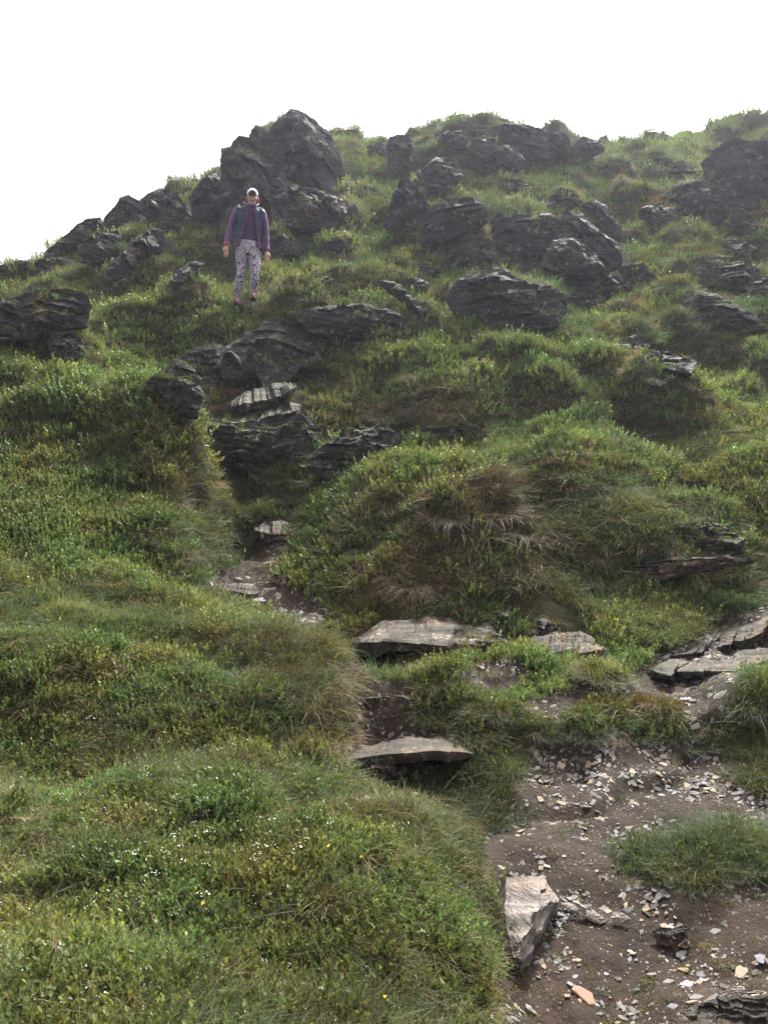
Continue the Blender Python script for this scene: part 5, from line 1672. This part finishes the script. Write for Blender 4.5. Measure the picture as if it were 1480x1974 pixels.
# arms down to the wrists
armL = [(-.175, 0, 1.365), (-.245, .0, 1.22), (-.29, .0, 1.07), (-.315, -.03, .93), (-.328, -.05, .84)]
armR = [(.19, 0, 1.355), (.24, .0, 1.20), (.265, .0, 1.05), (.275, -.03, .90), (.275, -.05, .80)]
ar = [.058, .047, .040, .034, .026]
B.limb(armL, ar); B.limb(armR, ar)


def hand(w, side, B):
    """palm, four bent fingers of unequal length, thumb from the side of the palm; hanging, back of the hand outward"""
    x, y, z = w
    B.limb([(x, y, z), (x, y - .006, z - .035), (x - side * .002, y - .010, z - .075)], [.026, .034, .034], 12)
    for k, ln in enumerate((.068, .078, .072, .056)):
        fx = x + side * (-.026 + .0175 * k)
        fz = z - .088
        B.limb([(fx, y - .010, fz), (fx - side * .002, y - .020, fz - ln * .42), (fx - side * .004, y - .012, fz - ln * .75), (fx - side * .006, y + .004, fz - ln)], [.0095, .009, .0085, .007], 8)
    B.limb([(x - side * .026, y - .012, z - .028), (x - side * .046, y - .024, z - .060), (x - side * .046, y - .034, z - .088)], [.013, .011, .0085], 8)


hand((-.330, -.053, .83), 1, B)
hand((.277, -.053, .785), -1, B)
# neck and head, tilted down a little towards the camera
B.tube([(.02, 0, 1.38, .055, .055), (.03, -.005, 1.46, .052, .055), (.038, -.012, 1.50, .05, .055)])
hx, hy, hz_ = .045, -.025, 1.555
B.ball((hx, hy, hz_), (.076, .092, .108)); B.ball((hx, hy - .022, hz_ - .055), (.058, .066, .066)); B.ball((hx, hy - .055, hz_ - .098), (.030, .030, .024))
B.ball((hx, hy - .094, hz_ - .022), (.013, .022, .022)); B.ball((hx - .05, hy - .06, hz_ - .035), (.022, .02, .02)); B.ball((hx + .05, hy - .06, hz_ - .035), (.022, .02, .02))
for sx in (-1, 1):
    B.ball((hx + sx * .077, hy + .005, hz_ - .012), (.012, .022, .03))
body = B.mesh("body", PM['skin'], per, .0062, 3)
for sx in (-1, 1):
    E = Blob(); E.ball((hx + sx * .031, hy - .086, hz_ + .008), (.013, .008, .007), n=10); E.mesh("eye", PM['dark'], per)
Mo = Blob(); Mo.limb([(hx - .034, hy - .086, hz_ - .058), (hx - .015, hy - .096, hz_ - .070), (hx + .015, hy - .096, hz_ - .070), (hx + .034, hy - .086, hz_ - .058)], [.005, .011, .011, .005], 8); mo = Mo.mesh("mouth", PM['lip'], per)
Te = Blob(); Te.limb([(hx - .026, hy - .095, hz_ - .058), (hx, hy - .104, hz_ - .066), (hx + .026, hy - .095, hz_ - .058)], [.003, .007, .003], 8); Te.mesh("teeth", PM['teeth'], mo)
Hh = Blob()
for sx in (-1, 1):
    Hh.limb([(hx + sx * .070, hy + .01, hz_ + .05), (hx + sx * .088, hy - .005, hz_ - .01), (hx + sx * .092, hy + .01, hz_ - .075), (hx + sx * .075, hy + .02, hz_ - .12)], [.014, .018, .015, .008], 10)
Hh.ball((hx, hy + .035, hz_ + .0), (.080, .075, .11)); Hh.limb([(hx, hy + .08, hz_ - .03), (hx, hy + .10, hz_ - .12), (hx, hy + .09, hz_ - .19)], [.03, .026, .012], 10)
Hh.mesh("hair", PM['hair'], per, .007, 2, .004)
# cap
Cp = Blob()
Cp.tube([(hx, hy + .002, hz_ + .045, .087, .102), (hx, hy + .002, hz_ + .075, .086, .100), (hx, hy + .004, hz_ + .105, .074, .086), (hx, hy + .006, hz_ + .128, .050, .060), (hx, hy + .008, hz_ + .138, .018, .02)], 28)
cap = Cp.mesh("cap", PM['cap'], per)
n = 17
Vb, Fb = [], []
for k in range(n):
    a = math.pi * (k / (n - 1))
    cx, cy = math.cos(a), math.sin(a)
    for (rr, dz) in ((0, 0), (.5, -.006), (1, -.020)):
        px_ = hx + .084 * cx * (1 - .05 * rr)
        py_ = hy - .060 - .092 * rr * cy ** .7 - .035 * cy
        pz_ = hz_ + .058 + dz * (1.0 if cy > .3 else .7) - .036 * abs(cx) ** 2 * (.4 + .6 * rr)
        Vb.append((px_, py_, pz_)); Vb.append((px_, py_, pz_ - .004))
for k in range(n - 1):
    for r in range(2):
        a0, b0 = k * 6 + r * 2, (k + 1) * 6 + r * 2
        Fb.append((a0, a0 + 2, b0 + 2, b0)); Fb.append((a0 + 1, b0 + 1, b0 + 3, a0 + 3))
    Fb.append((k * 6 + 4, k * 6 + 5, (k + 1) * 6 + 5, (k + 1) * 6 + 4))
new_obj("brim", Vb, Fb, PM['cap'], cap)
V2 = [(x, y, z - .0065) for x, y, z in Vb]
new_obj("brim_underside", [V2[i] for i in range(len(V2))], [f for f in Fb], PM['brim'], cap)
# leggings
Lg = Blob()
g = .008
for lg in (legL, legR):
    Lg.tube([(x, y, z, rx + g, ry + g) for x, y, z, rx, ry in lg[:-1]] + [(lg[-1][0], lg[-1][1], lg[-1][2] + .035, lg[-1][3] + .006, lg[-1][4] + .006)])
Lg.tube([(-.012, 0, .725, .155, .112), (-.013, 0, .77, .180, .122), (-.015, 0, .83, .195, .130), (-.012, 0, .90, .176, .122), (-.005, 0, .97, .156, .108)])
Lg.mesh("leggings", PM['legs'], per, .007, 3)
for lg in (legL, legR):
    sh = Blob(); x, y, z = lg[-1][0], lg[-1][1], lg[-1][2] - .03
    sh.ball((x, y - .06, z + .03), (.048, .115, .045)); sh.ball((x, y + .01, z + .05), (.046, .058, .06))
    so = sh.mesh("shoe", PM['shoe'], per, .007, 2)
    q = Blob(); q.tube([(x, y - .05, z - .02, .05, .13), (x, y - .05, z + .005, .052, .132)]); q.mesh("sole", PM['dark'], so)
# top under the jacket
Sh = Blob()
Sh.tube([(-.005, -.006, .915, .165, .120), (0, -.006, .99, .152, .112), (0, -.004, 1.08, .148, .108), (0, -.004, 1.22, .165, .118), (0, 0, 1.34, .168, .105), (.012, -.004, 1.40, .115, .085), (.025, -.010, 1.455, .066, .068)])
Sh.mesh("shirt", PM['shirt'], per, .008, 3, .004)
# jacket: one shell, its front cut open
Jk = Blob()
Jk.tube([(-.005, .004, .815, .222, .160), (-.005, .004, .90, .212, .152), (0, .004, 1.05, .182, .135), (0, .004, 1.22, .188, .140), (0, .006, 1.34, .190, .125), (.01, .004, 1.405, .135, .10), (.028, .0, 1.455, .085, .083), (.03, -.002, 1.475, .082, .08)], 32)
Jk.limb(armL[:-1] + [(-.326, -.048, .855)], [.072, .056, .050, .045, .042], 16)
Jk.limb(armR[:-1] + [(.275, -.048, .815)], [.072, .056, .050, .045, .042], 16)
jk = Jk.mesh("jacket", PM['jacket'], per, .0075, 3, .008)


def open_edge(z):
    """left and right edge of the open front at a height"""
    l = np.interp(z, [.84, .95, 1.05, 1.20, 1.32, 1.40, 1.46], [-.15, -.105, -.08, -.045, -.03, -.055, -.04])
    r = np.interp(z, [.80, .95, 1.05, 1.20, 1.32, 1.40, 1.46], [.155, .128, .112, .095, .075, .075, .09])
    return l, r


bm = bmesh.new(); bm.from_mesh(jk.data)
kill = []
for f in bm.faces:
    c = f.calc_center_median()
    l, r = open_edge(c.z)
    if c.y < -.02 and l < c.x < r and abs(c.x) < .2:
        kill.append(f)
    elif c.z > 1.462 and abs(c.x - .03) < .10:
        kill.append(f)
    elif c.z < .835 and abs(c.x) < .22 and f.normal.z < -.5:
        kill.append(f)
bmesh.ops.delete(bm, geom=kill, context='FACES')
vest_f = [f for f in bm.faces if False]
bm.to_mesh(jk.data)
# the running vest's two front panels lie on the jacket
vb = bm.copy()
kill = []
for f in vb.faces:
    c = f.calc_center_median()
    l, r = open_edge(c.z)
    ok = c.y < .03 and .93 < c.z < 1.415 and ((l - .135 < c.x < l - .012 and c.x > -.185) or (r + .012 < c.x < r + .12 and c.x < .20)) and abs(f.normal.x) < .95
    if ok and c.z < 1.08 and c.x < 0 and c.x > l - .02 - (c.z - .93) * .3:
        ok = True
    if not ok:
        kill.append(f)
bmesh.ops.delete(vb, geom=kill, context='FACES')
vm = bpy.data.meshes.new("vest_panel")
for v in vb.verts:
    v.co += v.normal * .008
vb.to_mesh(vm); vm.materials.append(PM['vest'])
vest = bpy.data.objects.new("vest", vm); COL.objects.link(vest); vest.parent = per
sm = vest.modifiers.new('thickness', 'SOLIDIFY'); sm.thickness = .008; sm.offset = 1
sm = jk.modifiers.new('thickness', 'SOLIDIFY'); sm.thickness = .004; sm.offset = -1
vb.free(); bm.free()
from mathutils.bvhtree import BVHTree
bv_ = BVHTree.FromPolygons([v.co.copy() for v in jk.data.vertices], [tuple(p.vertices) for p in jk.data.polygons])


def front(x, z, d=-.004):
    h_ = bv_.ray_cast(Vector((x, -1, z)), Vector((0, 1, 0)))
    return (x, (h_[0].y if h_[0] else -.12) + d, z)


for side in (0, 1):
    pts = [front(open_edge(z)[side] + (-.012 if side == 0 else .012), z) for z in np.linspace(.85, 1.43, 16)]
    z_ = Blob(); z_.limb(pts, [.006] * len(pts), 8); z_.mesh("zip", PM['zip'], jk)
fl_ = Blob(); fl_.limb([front(-.095, .905, -.016), front(-.085, .96, -.016), front(-.095, 1.02, -.012)], [.022, .018, .008], 10); fl_.mesh("lining", PM['lining'], jk)
cl = Blob(); cl.limb([(-.04, -.09, 1.42), (-.075, -.03, 1.475), (-.05, .06, 1.49), (.03, .085, 1.495), (.11, .06, 1.49), (.125, -.03, 1.475), (.09, -.09, 1.41)], [.014, .02, .022, .022, .022, .02, .014], 10); cl.mesh("collar", PM['jacket'], jk)
for w in ((-.326, -.049, .862), (.275, -.049, .822)):
    cf = Blob(); cf.limb([w, (w[0] + (-.002 if w[0] < 0 else 0), w[1] - .003, w[2] - .022)], [.047, .044], 14); cf.mesh("cuff", PM['zip'] if w[0] < 0 else PM['jacket'], jk)
wt = Blob(); wt.limb([(.252, -.055, .79), (.30, -.055, .79)], [.012, .012], 10); wt.mesh("watch", PM['white'], per)
for (x, z) in ((-.155, 1.41), (.155, 1.395)):
    bk = Blob(); bk.ball((x, -.085 if x < 0 else -.085, z), (.018, .014, .012), n=10); bk.mesh("buckle", PM['white'], vest)
tb = Blob(); tb.limb([front(.03, 1.36, .0), front(.05, 1.33, -.01), front(.085, 1.30, -.01), front(.12, 1.27, -.012)], [.007] * 4, 8); tb.mesh("drinking_tube", PM['blue'], vest)

# ------------------------------------------------------------------ thin damp haze in the air
hz = NB("damp_air")
for l in list(hz.t.links):
    hz.t.links.remove(l)
pv = hz.t.nodes.new("ShaderNodeVolumePrincipled")
pv.inputs['Color'].default_value = (0.80, 0.83, 1.0, 1)
pv.inputs['Density'].default_value = 0.0013
pv.inputs['Anisotropy'].default_value = 0.55
hz.t.links.new(pv.outputs[0], hz.out.inputs['Volume'])
zlo, zhi = float(GP[:, 2].min()) - 1.0, float(GP[:, 2].max()) + 3.0
x0, x1, y0, y1 = float(GP[:, 0].min()) - 2, float(GP[:, 0].max()) + 2, -9.5, 47.0
Vh = [(x, y, z) for x in (x0, x1) for y in (y0, y1) for z in (zlo, zhi)]
Fh = [(0, 1, 3, 2), (4, 6, 7, 5), (0, 4, 5, 1), (2, 3, 7, 6), (0, 2, 6, 4), (1, 5, 7, 3)]
hb = new_obj("haze", Vh, Fh, hz.m, None, False)
tag(hb, "thin damp haze in the air over the hillside", None, None, 'stuff')
